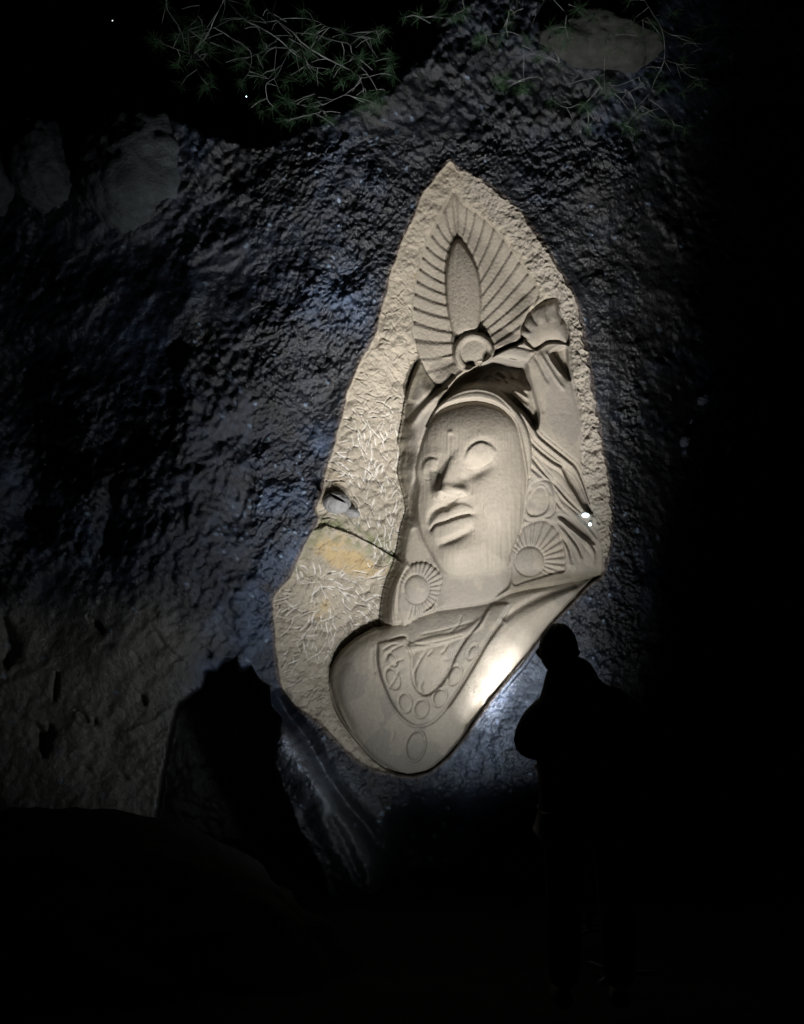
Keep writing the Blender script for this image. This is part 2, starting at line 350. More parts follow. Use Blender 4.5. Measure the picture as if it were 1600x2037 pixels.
axis_x = 904+(Y-380)*.075
left = X < axis_x
iL, tL, dL = strips(LL, left, 'p', 1); iR, tR, dR = strips(RL, ~left, 'p', -1)
t = np.where(left, tL, tR); dd = np.where(left, dL, dR)
am = np.where(left, 9.5, 7.5)
# each petal is a cambered blade that steps under its neighbour
prof = am*((np.clip(t, 0, 1)**.8)*smooth((1-t)/.16))
prof = np.where(left, am*(smooth(t/.34))*(1-t*.85), am*(smooth(t/.30))*(1-.8*t))
H = H + hm*(SL < 3)*prof*smooth((SH+1)/6)*np.where(Y > 712, .45, 1)
for i in range(len(LL)-1): part(('halo', 'petal', 'L%d' % i), onhalo & left & (iL == i))
for i in range(len(RL)-1): part(('halo', 'petal', 'R%d' % i), onhalo & ~left & (iR == i))
H -= 5*np.exp(-(np.abs(SL+3)/3.2)**2)*hm
lm = smooth((SL+1)/4); lx, lT, lsg = dline(X, Y, [(911,476),(908,540),(912,600),(925,665)])
H = H*(1-lm)+lm*(-31+15*np.sqrt(np.clip(SL/26, 0, 1))-2.0*np.exp(-(lx/1.6)**2)+.9*vnoise(X/3.3, Y/50, 4))
part(('halo', 'centre_leaf'), SL > 0)
# ring under the leaf
rr_ = np.hypot(X-943, (Y-702)*1.0); ringm = (Y < 760) & (SH > 0)
rm = smooth((42-rr_)/4)*ringm
ringH = -20 + 9*np.sqrt(np.clip(1-((rr_-34.5)/8)**2, 0, 1)) - 4*(rr_ < 27) + 3*np.sqrt(np.clip(1-(rr_/27)**2, 0, 1))
H = H*(1-rm)+rm*ringH; H -= 5*np.exp(-((rr_-44)/2.5)**2)*ringm*(Y < 712)
part(('halo', 'ring'), (rr_ < 42) & ringm)
# --- figure block
SF = sdf(X, Y, FPi)
leftside = smooth((1010-X)/60)
bl = -14 - 4*smooth((900-Y)/200)
wallw = np.where(Y < 1240, 28+14*np.exp(-((Y-950)/130)**2), 40)
body = smooth(SF/np.where(leftside > .5, wallw, 8))
Hfig = bl + 4 + 6*fbm(X, Y, 90, 2, 91)*.5
Hb = H.copy(); H = H*(1-body)+Hfig*body
H -= 6*np.exp(-(np.clip(-SF, 0, None)/7)**2)*(SF < 0)*inn*leftside*(Y > 720)
part('hair', (SF > 0))
z2 = lambda L: U(L, 760, 700, 3.404)
z3 = lambda L: U(L, 540, 1100, 2.5806)
z4 = lambda L: U(L, 820, 800, 5.362)
def stroke(pts, wd, am, key=None, mask=None, n=5, taper=.12, sharp=2, oneside=0):
    global H
    P = spline(pts, n); m = 4*wd+4
    s = box(P[:, 0].min()-m, P[:, 1].min()-m, P[:, 0].max()+m, P[:, 1].max()+m, gx, gy, st)
    d, T, sg = dline(X[s], Y[s], P)
    g = np.exp(-(d/wd)**sharp)*(np.clip(np.minimum(T, 1-T)/taper, 0, 1)**.6 if taper else 1)
    if oneside: g = g*((sg*oneside) > 0)
    if mask is not None: g = g*mask[s]
    H[s] += am*g
def blob(poly, level, dome, R, edge=3, key=None, pw=.5, n=5, add=False, closed=True):
    global H
    P = spline(poly, n, True) if n else poly
    m = 6; s = box(np.min(np.array(P)[:, 0])-m, np.min(np.array(P)[:, 1])-m, np.max(np.array(P)[:, 0])+m, np.max(np.array(P)[:, 1])+m, gx, gy, st)
    d = sdf(X[s], Y[s], P); k = smooth((d+edge/2)/edge)
    pr = (1-(1-np.clip(d/R, 0, 1))**2)**pw
    H[s] = (H[s]+k*(level+dome*pr)) if add else H[s]*(1-k)+k*(level+dome*pr)
    if key:
        mm = np.zeros(X.shape, bool); mm[s] = d > 0; part(key, mm)
    return s, d
# --- left part of the hair: long folds falling beside the face
HL = (SF > 0)
stroke([(905,745),(868,775),(838,802),(806,838)], 5, -9, taper=.05); stroke([(908,752),(874,784),(845,812),(815,850)], 6, 8, taper=.1)
stroke([(860,722),(846,745),(838,770)], 4, -3); stroke([(846,716),(826,752),(812,800)], 3, 3)
for k in range(4):
    x = 770+k*6.2; stroke([(806-k*0+(k*2),1120+k*4),(x+16,1150),(x+4,1180),(x,1210),(x+3,1246)], 1.9, -5, taper=.1)
stroke([(832,925),(826,960),(820,1000),(830,1050),(850,1090),(868,1122)], 5, -12, taper=.02)
stroke([(806,900),(803,950),(812,990),(812,1030),(802,1085),(790,1130)], 4, 4)
# small recessed neck curtain beside the jaw
blob(z2([(225,1200),(270,1290),(330,1370),(380,1440),(400,1500),(330,1470),(250,1450),(180,1440),(160,1340),(180,1240)]), -30, 4, 20, 6, 'neck_curtain')
# --- top of the hair: deep shaded hollow behind the head band
blob(z2([(300,500),(345,415),(420,300),(500,200),(600,130),(700,82),(760,45),(900,70),(985,80),(1000,180),(1035,300),(1060,420),(1040,520),(960,420),(870,340),(760,260),(640,232),(520,250),(420,320),(350,400)]), -68, 22, 40, 5, 'hair')
for k in range(7):
    o = k*7
    stroke([(893+k*15,788-k*6),(925+k*12,764-k*5),(955+k*10,752-k*1),(1005+k*3,752+k*6),(1052,768+k*9)], 3.0, 9 if k % 2 else -7, taper=.1, mask=smooth((X-880)/20)*smooth((1068-X)/8)*smooth((Y-735)/10))
SDH = sdf(X, Y, spline(z2([(430,300),(500,200),(600,130),(700,82),(760,55),(900,75),(980,90),(1000,180),(1020,260),(860,300),(760,250),(640,225),(520,240)]), 3, True)); H -= 62*smooth(SDH/12)*smooth((782-Y)/26)
# cut edge of the halo over the hollow (raised lip)
stroke([(884,792),(907,759),(935,738),(966,723),(983,712)], 4, 8, taper=.05)
# --- thumb band above the hair and the raised hand
blob(z1([(720,1385),(800,1330),(890,1310),(1010,1345),(990,1385),(950,1425),(850,1400),(770,1405)]), -30, 18, 9, 3, ('raised_hand', 'thumb'))
hand = z1([(920,1255),(915,1200),(935,1150),(985,1060),(1070,985),(1120,968),(1172,972),(1182,1060),(1215,1120),(1245,1165),(1252,1300),(1180,1285),(1100,1290),(1050,1320),(1005,1335)])
s, d = blob(hand, -40, 24, 30, 3, ('raised_hand',))
cxh, cyh = U([(1120,1290)], 780, 320, 3.556)[0]
ang = np.arctan2(Y-cyh-6, X-cxh); rad = np.hypot(X-cxh, Y-cyh)
hm_ = np.zeros(X.shape); hm_[s] = d > 1
fing = [(-3.20,-2.82),(-2.82,-2.50),(-2.50,-2.12),(-2.12,-1.68),(-1.68,-1.12)]
for a0, a1 in fing:
    tt = (ang-a0)/(a1-a0); mk = (tt >= 0) & (tt < 1) & (hm_ > 0) & (rad > 44)
    fade = smooth((rad-40)/12)
    H += np.where((tt >= 0) & (tt < 1) & (hm_ > 0), fade*(14*np.sqrt(np.clip(1-(2*tt-1)**2, 0, 1))-11), 0)
    part(('raised_hand', 'finger', a0), mk)
H -= hm_*8*smooth((rad-70)/22)
# --- the draped forearm
arm = z2([(985,65),(1040,10),(1100,-30),(1180,-50),(1262,-45),(1276,60),(1282,160),(1330,330),(1368,450),(1368,560),(1320,670),(1230,640),(1120,580),(1075,480),(1040,340),(1010,200),(985,140)])
Hk = H.copy(); s, d = blob(arm, -20, 9, 34, 10, 'forearm_drape'); fk = smooth((Y-760)/90); H = H*(1-fk)+Hk*fk
hollow = sdf(X, Y, spline(z2([(1130,20),(1180,-30),(1255,-40),(1268,60),(1285,190),(1250,180),(1180,110)]), 4, True)); H -= 40*smooth(hollow/7)
for p, a_ in (([(1030,20),(1080,110),(1130,210)], -6),([(1065,0),(1120,90),(1190,200),(1240,260)], 7),([(1110,0),(1160,80),(1215,160)], 8),([(1150,0),(1200,80),(1260,200)], -6),([(1000,160),(1060,300),(1100,420)],-4)):
    stroke(z2(p), 3.2, a_, taper=.2)
# --- flowing locks to the right of the face
locks = [[(880,340),(960,400),(1020,470),(1060,560),(1150,640),(1250,720),(1330,800),(1400,1000),(1440,1120)],
         [(900,420),(980,560),(1050,650),(1160,740),(1240,790),(1300,880),(1370,1010)],
         [(960,560),(1010,700),(1100,820),(1200,930),(1290,1030),(1400,1130)],
         [(985,760),(1080,840),(1160,920),(1230,1010),(1350,1120),(1470,1270)],
         [(1080,860),(1150,890),(1170,980),(1220,1060)],
         [(1190,1110),(1290,1170),(1390,1240),(1440,1300)],
         [(1200,1150),(1270,1240),(1330,1320),(1360,1400)],
         [(1150,1140),(1220,1250),(1270,1340),(1290,1440)],
         [(1280,1160),(1380,1260),(1450,1350),(1440,1430)]]
for i, L in enumerate(locks):
    P = z2(L); stroke(P, 2.4, -9, taper=.2); stroke([(x-4.6, y+4.6) for x, y in P], 4.5, 5.5, taper=.2); stroke([(x-9.5, y+9.5) for x, y in P[1:]], 1.8, -4, taper=.3); stroke([(x+5.5, y-5.5) for x, y in P[:-1]], 1.6, -3, taper=.3)
blob(z2([(1225,790),(1290,830),(1340,900),(1390,1020),(1420,1090),(1370,1060),(1310,960),(1260,880)]), -38, 6, 8, 4)
blob(z2([(1200,1110),(1300,1150),(1400,1240),(1440,1300),(1380,1270),(1290,1200)]), -34, 4, 8, 5)
# --- head band and face
HB = z2([(255,640),(290,530),(345,425),(415,325),(530,255),(660,235),(780,270),(870,345),(950,440),(1000,560),(1020,700),(1000,860),(960,760),(930,560),(900,470),(830,395),(730,340),(620,325),(500,345),(400,385),(330,460),(285,560)])
s, d = blob(HB, -28, 31, 6, 3, 'head_band')
stroke(z2([(330,450),(420,345),(540,285),(660,270),(770,300),(850,370),(910,450)]), 1.6, -4, taper=.1)
blob(z2([(385,1480),(460,1440),(560,1420),(700,1410),(862,1430),(868,1570),(800,1640),(720,1700),(580,1735),(450,1765),(360,1760),(375,1650)]), -28, 12, 34, 6, 'neck')
fp = spline(FACE, 5, True); SFc = sdf(X, Y, fp)
k = smooth((SFc+1.5)/4)
q = 1-np.clip(SFc/92, 0, 1)
fh = -22 + 46*np.sqrt(np.clip(1-q**2.2, 0, 1))
# forehead leans back a little, jaw and chin come forward
fh += -8*smooth((860-Y)/70) + 6*smooth((Y-1040)/80) - .06*np.clip(X-960, 0, None)
# hairline: soft band of shade across the forehead
H = H*(1-k)+fh*k; part(('face',), SFc > 0)
def g2(cx, cy, rx, ry, rot, am, pw=2, mask=None):
    global H
    a = math.radians(rot); u = (X-cx)*math.cos(a)+(Y-cy)*math.sin(a); v = -(X-cx)*math.sin(a)+(Y-cy)*math.cos(a)
    g = np.exp(-((u/rx)**2+(v/ry)**2)**(pw/2)); H += am*g*(SFc > -2); return ((u/rx)**2+(v/ry)**2)
# brows and sockets
stroke([(915,915),(922,893),(938,874),(960,866),(985,872),(1000,890)], 10, 2.6, taper=.3, n=6)
stroke([(892,903),(872,900),(852,905),(838,922)], 8, 2.2, taper=.3, n=6)
g2(952, 922, 36, 26, -15, -3.5); g2(857, 940, 18, 24, 0, -3)
g2(935, 948, 30, 20, -30, -6)
# eyeballs with closed lids
def lidstep(pts, am, fall):
    global H
    d, T, sg = dline(X, Y, spline(pts, 6)); H += (sg > 0)*(SFc > 0)*am*smooth(d/6.5)*np.exp(-(d/fall)**2)*np.clip(np.minimum(T, 1-T)/.22, 0, 1)**.6
def lid(cx, cy, rx, ry, rot, am, key):
    global H
    a = math.radians(rot); u = ((X-cx)*math.cos(a)+(Y-cy)*math.sin(a))/rx; v = (-(X-cx)*math.sin(a)+(Y-cy)*math.cos(a))/ry
    r2 = u*u+v*v; H += am*np.exp(-r2*.8)+.11*(Y-cy)*np.exp(-(r2/1.4)**2); part(key, (r2 < 1.0))
lid(953, 905, 29, 21, -12, 1.5, ('face', 'eyelid', 'r')); lid(854, 933, 15, 21, 12, 1.5, ('face', 'eyelid', 'l'))
stroke([(922.6,914),(929,893),(941,882),(958,876),(977,884),(990,896)], 3.0, -1, taper=.3)
lidstep([(922.6,914),(929,893),(941,882),(958,876),(977,884),(992,898)], 4.5, 110)
stroke([(837,934),(844,916),(857,909),(872,912)], 2.6, -.8, taper=.3)
lidstep([(837,936),(844,916),(857,909),(873,912)], 4, 80)
stroke([(930,936),(948,937),(966,928),(984,916)], 8, -4.5, taper=.35)
stroke([(928,930),(948,930),(965,921),(980,909)], 1.6, -.7, taper=.2)
# nose: a ridge from the brow to the tip, steep on its left
nr = spline([(908,902),(899,925),(888,950),(874,976)], 6)
d, T, sg = dline(X, Y, nr); perp = np.where(sg > 0, -d, d)        # sign fixed below
cross = (X-908)*(976-902)-(Y-902)*(874-908)                       # + on the right of the ridge
rgt = cross > 0
wR = 12+29*T; wL = 5+7*T
hh = (4+20*T**1.15)
pr = np.where(rgt, np.exp(-(d/wR)**1.6), np.exp(-(d/wL)**2.6))
H += k*hh*pr*smooth((Y-880)/30)*smooth((994-Y+(930-X)*.10*0)/9)
nb = spline([(861,982),(872,966),(888,962),(906,964),(922,968),(930,978),(924,988),(905,991),(885,998),(867,997)], 5, True)
dN = sdf(X, Y, nb); H += 6.5*smooth((dN+4)/10)
g2(922, 977, 10, 9, 0, 7); g2(876, 980, 11, 9, 0, 6)
stroke([(935,962),(938,975),(932,988)], 3, -3, taper=.3)
part(('face', 'nose'), (dN > 0) | ((d < np.where(rgt, 4+9*T, 3+6*T)) & (Y > 908) & (Y < 990) & (T > 0.02)))
g2(886, 1008, 22, 9, -22, -9)
# lips
ul = z4([(175,1345),(215,1255),(300,1165),(345,1150),(372,1160),(420,1105),(530,1082),(640,1120),(665,1170),(620,1195),(480,1225),(350,1275),(240,1310)])
s, d = blob(ul, 1.5, 2, 8, 5, ('face', 'upper_lip'), add=True, pw=.6)
ll = z4([(200,1375),(245,1315),(350,1283),(480,1235),(625,1200),(665,1215),(640,1310),(540,1385),(430,1430),(300,1478),(225,1450)])
s, d = blob(ll, .5, 7, 8, 7, ('face', 'lower_lip'), add=True, pw=.6)
ML = spline(z4([(195,1375),(240,1312),(350,1278),(480,1229),(625,1196)]), 4); dM, tM, sM = dline(X, Y, ML); dU = sdf(X, Y, spline(ul, 5, True))
H += smooth((dU+2)/6)*np.clip(dM/14, 0, 1)*3.2
stroke(z4([(195,1375),(240,1312),(350,1278),(480,1229),(625,1196)]), 2.0, -7, taper=.08)
g2(852, 1052, 8, 9, 0, -6); g2(944, 1022, 9, 10, 0, -5)
stroke(z4([(265,1535),(380,1490),(480,1448),(600,1385),(650,1330)]), 6.5, -6, taper=.3)
g2(905, 1100, 38, 26, -12, 14); g2(1000, 1010, 40, 60, 10, 6)
# forehead dot
u2 = (X-896)**2+(Y-860)**2; H += 6*np.sqrt(np.clip(1-u2/30, 0, 1)); part(('face', 'forehead_dot'), u2 < 30)
def gauss(A, sg):
    p = int(sg*3); B = np.pad(A, p, mode='edge'); fy = np.fft.fftfreq(B.shape[0])[:, None]; fx = np.fft.rfftfreq(B.shape[1])[None]
    G = np.exp(-2*(np.pi*sg)**2*(fx*fx+fy*fy)); return np.fft.irfft2(np.fft.rfft2(B)*G, s=B.shape)[p:-p, p:-p]
fk = smooth((SFc+4)/8); Bf = gauss(H, 14/st); Bs = gauss(H, 3.2/st)
Hn = Bf+.66*(Bs-Bf)+.30*(H-Bs)
H = H*(1-fk*smooth((SFc-2)/10))+Hn*fk*smooth((SFc-2)/10)
# crisp creases cut last
FM = (SFc > 2)
stroke([(850,1043),(860,1020),(878,1009),(896,1003),(912,995)], 5.5, -5, taper=.15, mask=FM)
stroke([(857,1056),(866,1043),(885,1037),(909,1027),(938,1021)], 2.0, -5.5, taper=.08, mask=FM)
stroke([(870,1086),(890,1079),(909,1071),(932,1056)], 4.5, -3.5, taper=.3, mask=FM)
lidstep([(920.5,920),(925,900),(938,884),(957,876),(977,882),(992,896)], 3.6, 110)
stroke([(926,931),(938,934),(955,931),(972,922),(987,908)], 1.8, -1.6, taper=.3, mask=FM)
stroke([(841,950),(850,954),(861,951)], 1.6, -1.4, taper=.25, mask=FM)
lidstep([(836,940),(840,922),(850,911),(862,908),(875,912)], 3.2, 80)
g2(953, 941, 24, 9, -28, -5); g2(921, 952, 9, 9, 0, -3)
ns = spline([(896,905),(888,925),(879,950),(868,980)], 5); d, T, sg = dline(X, Y, ns)
H += FM*(sg < 0)*6*T**.5*smooth(d/3)*np.exp(-(d/(12+12*T))**2)*smooth((1-T)/.08)*smooth(T/.15)
stroke([(864,991),(880,1000),(898,998),(914,989),(930,987)], 2.2, -5, taper=.15, mask=FM)
for nx_, ny_ in ((882, 990), (912, 983)): g2(nx_, ny_, 5, 2.6, -15, -5)
g2(878, 977, 9, 7, 0, 4); g2(908, 973, 14, 7, -5, 3.5)
# comb-chisel striations down the face
H += k*(SFc > 3)*(1.0*vnoise(X/3.0, Y/60, 14)+.6*vnoise(X/2.0, Y/35, 17))*(.35+.65*smooth((X-905)/50)*smooth((Y-950)/60)+.5*np.exp(-(((Y-880)/22)**2)))
# --- ear with stretched lobe
blob(z2([(985,960),(1010,905),(1070,868),(1130,872),(1165,930),(1180,1010),(1160,1100),(1090,1130),(1010,1150),(965,1130),(965,1040)]), -20, 11, 10, 3, 'ear')
blob(z2([(1000,985),(1040,925),(1090,915),(1120,960),(1130,1040),(1090,1100),(1010,1110),(975,1060)]), -20, 6, 14, 3)
stroke(z2([(990,960),(1040,910),(1085,895),(1120,925),(1140,970)]), 1.8, -5, taper=.1)
# --- neck
# --- shoulders and arms: one swelling form
SHO = [(757,1248),(790,1240),(830,1226),(869,1213),(920,1206),(971,1198),(1010,1180),(1050,1170),(1100,1162),(1150,1152),(1185,1148),(1180,1166),(1145,1198),(1115,1228),(1083,1264),(1058,1298),(1025,1338),(995,1374),(970,1407),(945,1442),(925,1474),(895,1512),(870,1532),(840,1545),(805,1546),(772,1532),(742,1511),(707,1472),(672,1422),(657,1371),(658,1332),(676,1298),(707,1270),(742,1250)]
SS = sdf(X, Y, spline(SHO, 3, True)); k = smooth((SS+2)/5)
q = 1-np.clip(SS/105, 0, 1)
sh = -44 + 50*np.sqrt(np.clip(1-q**2.2, 0, 1)) + 10*smooth((X-940)/90)
H = H*(1-k)+sh*k; part('shoulders', SS > 0)
# forearm roll on the right: a long ridge catching the lamp
stroke([(1150,1172),(1090,1215),(1040,1270),(1000,1325),(960,1380),(920,1432)], 26, 13, taper=.15)
stroke([(1165,1158),(1100,1178),(1050,1200),(1015,1222),(1001,1234)], 7, -10, taper=.1)
stroke([(1000,1236),(970,1276),(943,1322),(912,1372),(888,1408)], 3.0, -11, taper=.08)
stroke([(690,1310),(672,1350),(678,1400),(705,1450)], 9, -6, taper=.2)
# --- necklace collar
OUT = z3([(545,470),(543,560),(560,640),(590,720),(625,790),(680,855),(745,890),(820,870),(890,805),(960,705),(1035,580),(1110,450),(1190,330),(1225,262)])
INN = z3([(1120,275),(1060,370),(1000,440),(945,530),(910,615),(855,690),(790,728),(740,690),(720,620),(720,540),(700,480),(690,430),(600,450)])
s, d = blob(OUT+INN, 4, 5, 9, 4, ('necklace',), add=True)
stroke(OUT, 2.6, -11, taper=.03); stroke(INN, 2.4, -8, taper=.05)
stroke(z3([(525,490),(522,570),(535,620)]), 4, -5)
blob(z3([(745,500),(850,475),(930,450),(1000,430),(940,530),(905,600),(850,680),(790,712),(745,670),(730,600)]), -3, 9, 22, 4, ('necklace', 'inner_panel'), add=True)
blob(z3([(700,470),(830,425),(960,400),(1060,340),(1120,285),(1080,380),(1010,425),(900,465),(780,495),(705,510)]), 0, 8, 9, 3, ('necklace', 'collar_band'), add=True)
for p in ([(975,320),(960,370),(915,410)],[(700,475),(850,455),(1000,415)],[(760,420),(900,390),(1040,350)],[(690,440),(760,470),(850,470)]): stroke(z3(p), 1.5, -5, taper=.15)
for p in ([(800,500),(770,540),(745,590),(722,640)],[(905,470),(890,500),(865,520)],[(930,490),(920,540),(885,550)],[(780,655),(765,690),(780,715)],[(740,580),(735,650),(745,690)],[(925,570),(880,640),(820,705)],[(830,500),(800,530)],
          [(580,560),(620,500),(680,470)],[(585,600),(640,560),(680,545)],[(570,500),(620,470),(660,470)],[(600,700),(640,640),(655,600)]): stroke(z3(p), 1.7, -6, taper=.2)
def bead(cx, cy, rx, ry, rot, key, wd=1.7, am=-6):
    global H
    a = math.radians(rot); u = ((X-cx)*math.cos(a)+(Y-cy)*math.sin(a)); v = (-(X-cx)*math.sin(a)+(Y-cy)*math.cos(a))
    r = np.sqrt((u/rx)**2+(v/ry)**2); dd = (r-1)*min(rx, ry)
    H += am*np.exp(-(dd/wd)**2) + 3.2*np.sqrt(np.clip(1-r*r, 0, 1))+1.6*np.exp(-((dd-3)/2)**2); part(key, r < 1)
for i, b in enumerate([(838,1410,14,18,15),(806,1398,13,19,-8),(875,1388,13,18,25),(905,1343,12,20,25),(781,1350,13,21,-22),(940,1297,7,15,28),(779,1312,9,14,-35)]):
    bead(*b, ('necklace', 'bead', i))
bead(827, 1484, 19, 31, 12, 'pendant_oval', 1.9, -8)
stroke([(784,1455),(783,1466),(779,1474)], 1.5, -4)
stroke([(673,1400),(688,1435),(704,1462)], 2.0, 6, taper=.2)
# --- flower ear ornaments
def flower(cx, cy, r0, r1, a0, a1, n, kx, ky, key, poly):
    global H
    s, d = blob(poly, -26, 12, 9, 4, (key[0],)) 
    mk = np.zeros(X.shape, bool); mk[s] = d > -1
    th = np.arctan2((Y-cy)/ky, (X-cx)/kx); r = np.hypot((X-cx)/kx, (Y-cy)/ky)
    tt = (np.mod(th-a0, 2*math.pi))/((a1-a0) % (2*math.pi) or 2*math.pi)*n
    ringm = mk & (r > r0) & (tt < n)
    fr = tt-np.floor(tt)
    H += np.where(ringm, smooth((r-r0)/4)*(8*np.sin(np.pi*fr)-7), 0)
    for i in range(n): part((key[0], 'petal', key[1], i), ringm & (np.floor(tt) == i) & (d_full(s, d) > 0))
    H = np.where(mk & (r < r0+1), -20+11*np.sqrt(np.clip(1-(r/(r0+1))**2, 0, 1)), H)
    H -= 4*np.exp(-((r-r0-1)/1.8)**2)*mk
    part((key[0], 'flower_disc', key[1]), mk & (r < r0))
def d_full(s, d):
    a = np.full(X.shape, -99.); a[s] = d; return a
flower(1054, 1116, 29, 56, -2.6, .75, 15, 1.0, 1.0, ('flower_ornament', 'r'), z2([(870,1460),(875,1380),(910,1290),(955,1185),(1040,1145),(1110,1140),(1180,1190),(1220,1280),(1235,1400),(1235,1480),(1160,1500),(1060,1530),(960,1560),(900,1580),(880,1540)]))
flower(829, 1172, 25, 46, -2.7, 1.9, 22, .98, 1.12, ('flower_ornament_small', 'l'), z2([(160,1480),(220,1430),(300,1425),(370,1470),(405,1530),(385,1620),(350,1710),(290,1760),(220,1810),(150,1850),(110,1790),(100,1690),(115,1580)]))
# centuries of weather: everything carved is shallow and rounded
wr = np.clip(smooth((SF-2)/10)+smooth((SH-2)/10), 0, 1)*(1-smooth(SFc/6)); hol = smooth((SDH-0)/10)
B1 = gauss(H, 20/st); B0 = gauss(H, 1.6/st); H = H*(1-wr)+wr*(B1+(.74+.26*hol)*(B0-B1)+.25*(H-B0))
# the soft dust rim where drapery meets the lower edge, fine tool grain
H += inn*(SN > 4)*.45*vnoise(X/3, Y/3, 23)*(1-.5*body)
# soften only the carved surfaces slightly
def blur(A):
    B = A.copy(); B[1:-1, 1:-1] = (A[1:-1, 1:-1]*4+A[:-2, 1:-1]+A[2:, 1:-1]+A[1:-1, :-2]+A[1:-1, 2:])/8; return B
Hs = blur(H); H = np.where((SF > 4) & (SN > 4), Hs, H)
# the arm edge: a thin crack then natural rock
ek = smooth((SN+1.5)/3.0); H = HC*(1-ek)+H*ek
dE, TE, _ = dline(X, Y, spline(NICHE[24:36], 4)); H -= 12*np.exp(-(dE/2.4)**2)
dE2, TE2, _ = dline(X, Y, spline([(1100,1240),(1078,1272),(1060,1296),(1040,1325),(1022,1345),(990,1382)], 5)); H -= 6*np.exp(-(np.abs(dE2-4)/1.6)**2)*(np.clip(TE2*6, 0, 1))*(np.clip((1-TE2)*6, 0, 1))
LAB[SN <= 0] = 0
# border rows follow the coarse grid exactly
def snap(a):
    n = len(a); idx = np.arange(0, n, 3); return np.interp(np.arange(n), idx, a[idx])
H[0] = snap(HC[0]); H[-1] = snap(HC[-1]); H[:, 0] = snap(HC[:, 0]); H[:, -1] = snap(HC[:, -1])

# --- colours of the stone, with some light and shade painted in
def mix(a, b, t): return a*(1-t[..., None])+np.array(b)*t[..., None]
def cliff_col(X, Y, CRX=None):
    c = np.zeros(X.shape+(3,)); c[:] = (.017, .025, .042)
    v = fbm(X, Y, 130, 4, 101)
    c = mix(c, (.040, .062, .108), smooth((v+.05)/.45)*.9)
    c = mix(c, (.010, .012, .015), smooth((fbm(X, Y, 200, 3, 103)-.0)/.3)*.85)
    mo = fbm(X, Y, 26, 4, 105, .7); c = c*.84*(1+1.3*np.clip(mo, -.6, 1.2)[..., None]*1.0)
    c = mix(c, (.012, .013, .014), smooth((X-1040-.10*(Y-300))/130)*smooth((1500-Y)/60)*smooth((fbm(X, Y, 80, 3, 104)+.55)/.4)*.85*smooth((Y-60)/260)*(X > 1040+120*smooth((Y-1180)/40)))  # right of the niche: darker rock colour stands in for shade
    # paler dry rock low on the left
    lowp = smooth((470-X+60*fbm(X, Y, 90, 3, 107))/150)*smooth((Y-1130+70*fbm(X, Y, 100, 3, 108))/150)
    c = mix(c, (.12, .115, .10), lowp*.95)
    # paler blue-grey rock beside the arm: lamp glow painted into the colour
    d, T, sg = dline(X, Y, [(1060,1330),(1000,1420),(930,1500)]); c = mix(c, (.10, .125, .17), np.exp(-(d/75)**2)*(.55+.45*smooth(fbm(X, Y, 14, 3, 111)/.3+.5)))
    d, T, sg = dline(X, Y, [(575,1475),(625,1530),(670,1585)]); c = mix(c, (.24, .27, .33), np.exp(-(d/34)**2)*(.55+.45*fbm(X, Y, 20, 3, 113)))  # rib painted paler to stand for lamp light falling on it
    d, T, sg = dline(X, Y, [(670,1600),(720,1680),(800,1760)]); c = mix(c, (.07, .08, .085), np.exp(-(d/50)**2)*.7)
    if CRX is not None: c = mix(c, (.006, .008, .008), smooth((110-CRX)/130)*.9)  # fade into the night painted dark along the crest
    # lichen crusts and blue glints, both painted as pale spots
    f, idv = worley(X+2*fbm(X, Y, 7, 2, 3), Y, 11, 9)
    dens = .012+.42*smooth(fbm(X, Y, 30, 2, 15)/.2)*np.exp(-(((X-540)/95)**2+((Y-1040)/85)**2))+.06*np.exp(-(((X-700)/120)**2+((Y-330)/160)**2))+.05*np.exp(-(((X-470)/130)**2+((Y-790)/60)**2))+.15*np.exp(-(((X-1250)/70)**2+((Y-1100)/70)**2))
    spot_ = (idv < dens)*smooth((.34+.25*fbm(X, Y, 5, 2, 5)-f)/.12); c = mix(c, (.22, .30, .42), spot_*.75)
    c = mix(c, (.13, .10, .08), .6*(smooth((-SDN_C(X, Y) < 7)*1.0-.2)))
    c = mix(c, (.004, .004, .004), smooth((sdf(X, Y, CAVE)+2)/8))  # cave interior painted near black in place of its shadow
    return c
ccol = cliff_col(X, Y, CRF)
ston = np.zeros(X.shape+(3,)); ston[:] = (.34, .302, .240)
smoothc = (.262, .234, .190)
ston = mix(ston, smoothc, smooth((SF+2)/5)*1.0); ston = mix(ston, smoothc, smooth(SH/4))
ston = mix(ston, (.28, .255, .215), side*(SN < 44)*.85)
# old water tide marks: paler dust film with wandering edges on the carving
film = fbm(X, Y, 70, 4, 121); ston = mix(ston, (.215, .196, .166), smooth((film-.08)/.03)*smooth((SF)/4)*(SFc < 0)*.8)
ston = mix(ston, (.27, .245, .205), (np.exp(-((film-.08)/.012)**2))*(SF > 6)*(SFc < 0)*.45)
oc = np.exp(-(((X-712)/70)**2+((Y-1125-.3*(X-712))/26)**2))+.8*np.exp(-(((X-640)/30)**2+((Y-1215)/34)**2))+.45*np.exp(-(((X-665)/40)**2+((Y-955)/60)**2))+.8*np.exp(-(((X-665)/50)**2+((Y-1085)/34)**2))+.8*np.exp(-(((X-826)/5)**2+((Y-548)/9)**2))
ston = mix(ston, (.40, .30, .15), smooth((oc*(.75+.9*fbm(X, Y, 20, 5, 125, .75))-.18)/.75)*(SF < 0)*.85)
dm, _, _ = dline(X, Y, [(600,1065),(650,1048),(705,1062),(745,1087),(795,1117)])
ston = mix(ston, (.13, .15, .07), np.clip(np.exp(-(dm/22)**2)*(.4+1.3*fbm(X, Y, 15, 3, 127)), 0, .85)*(SF < 0))
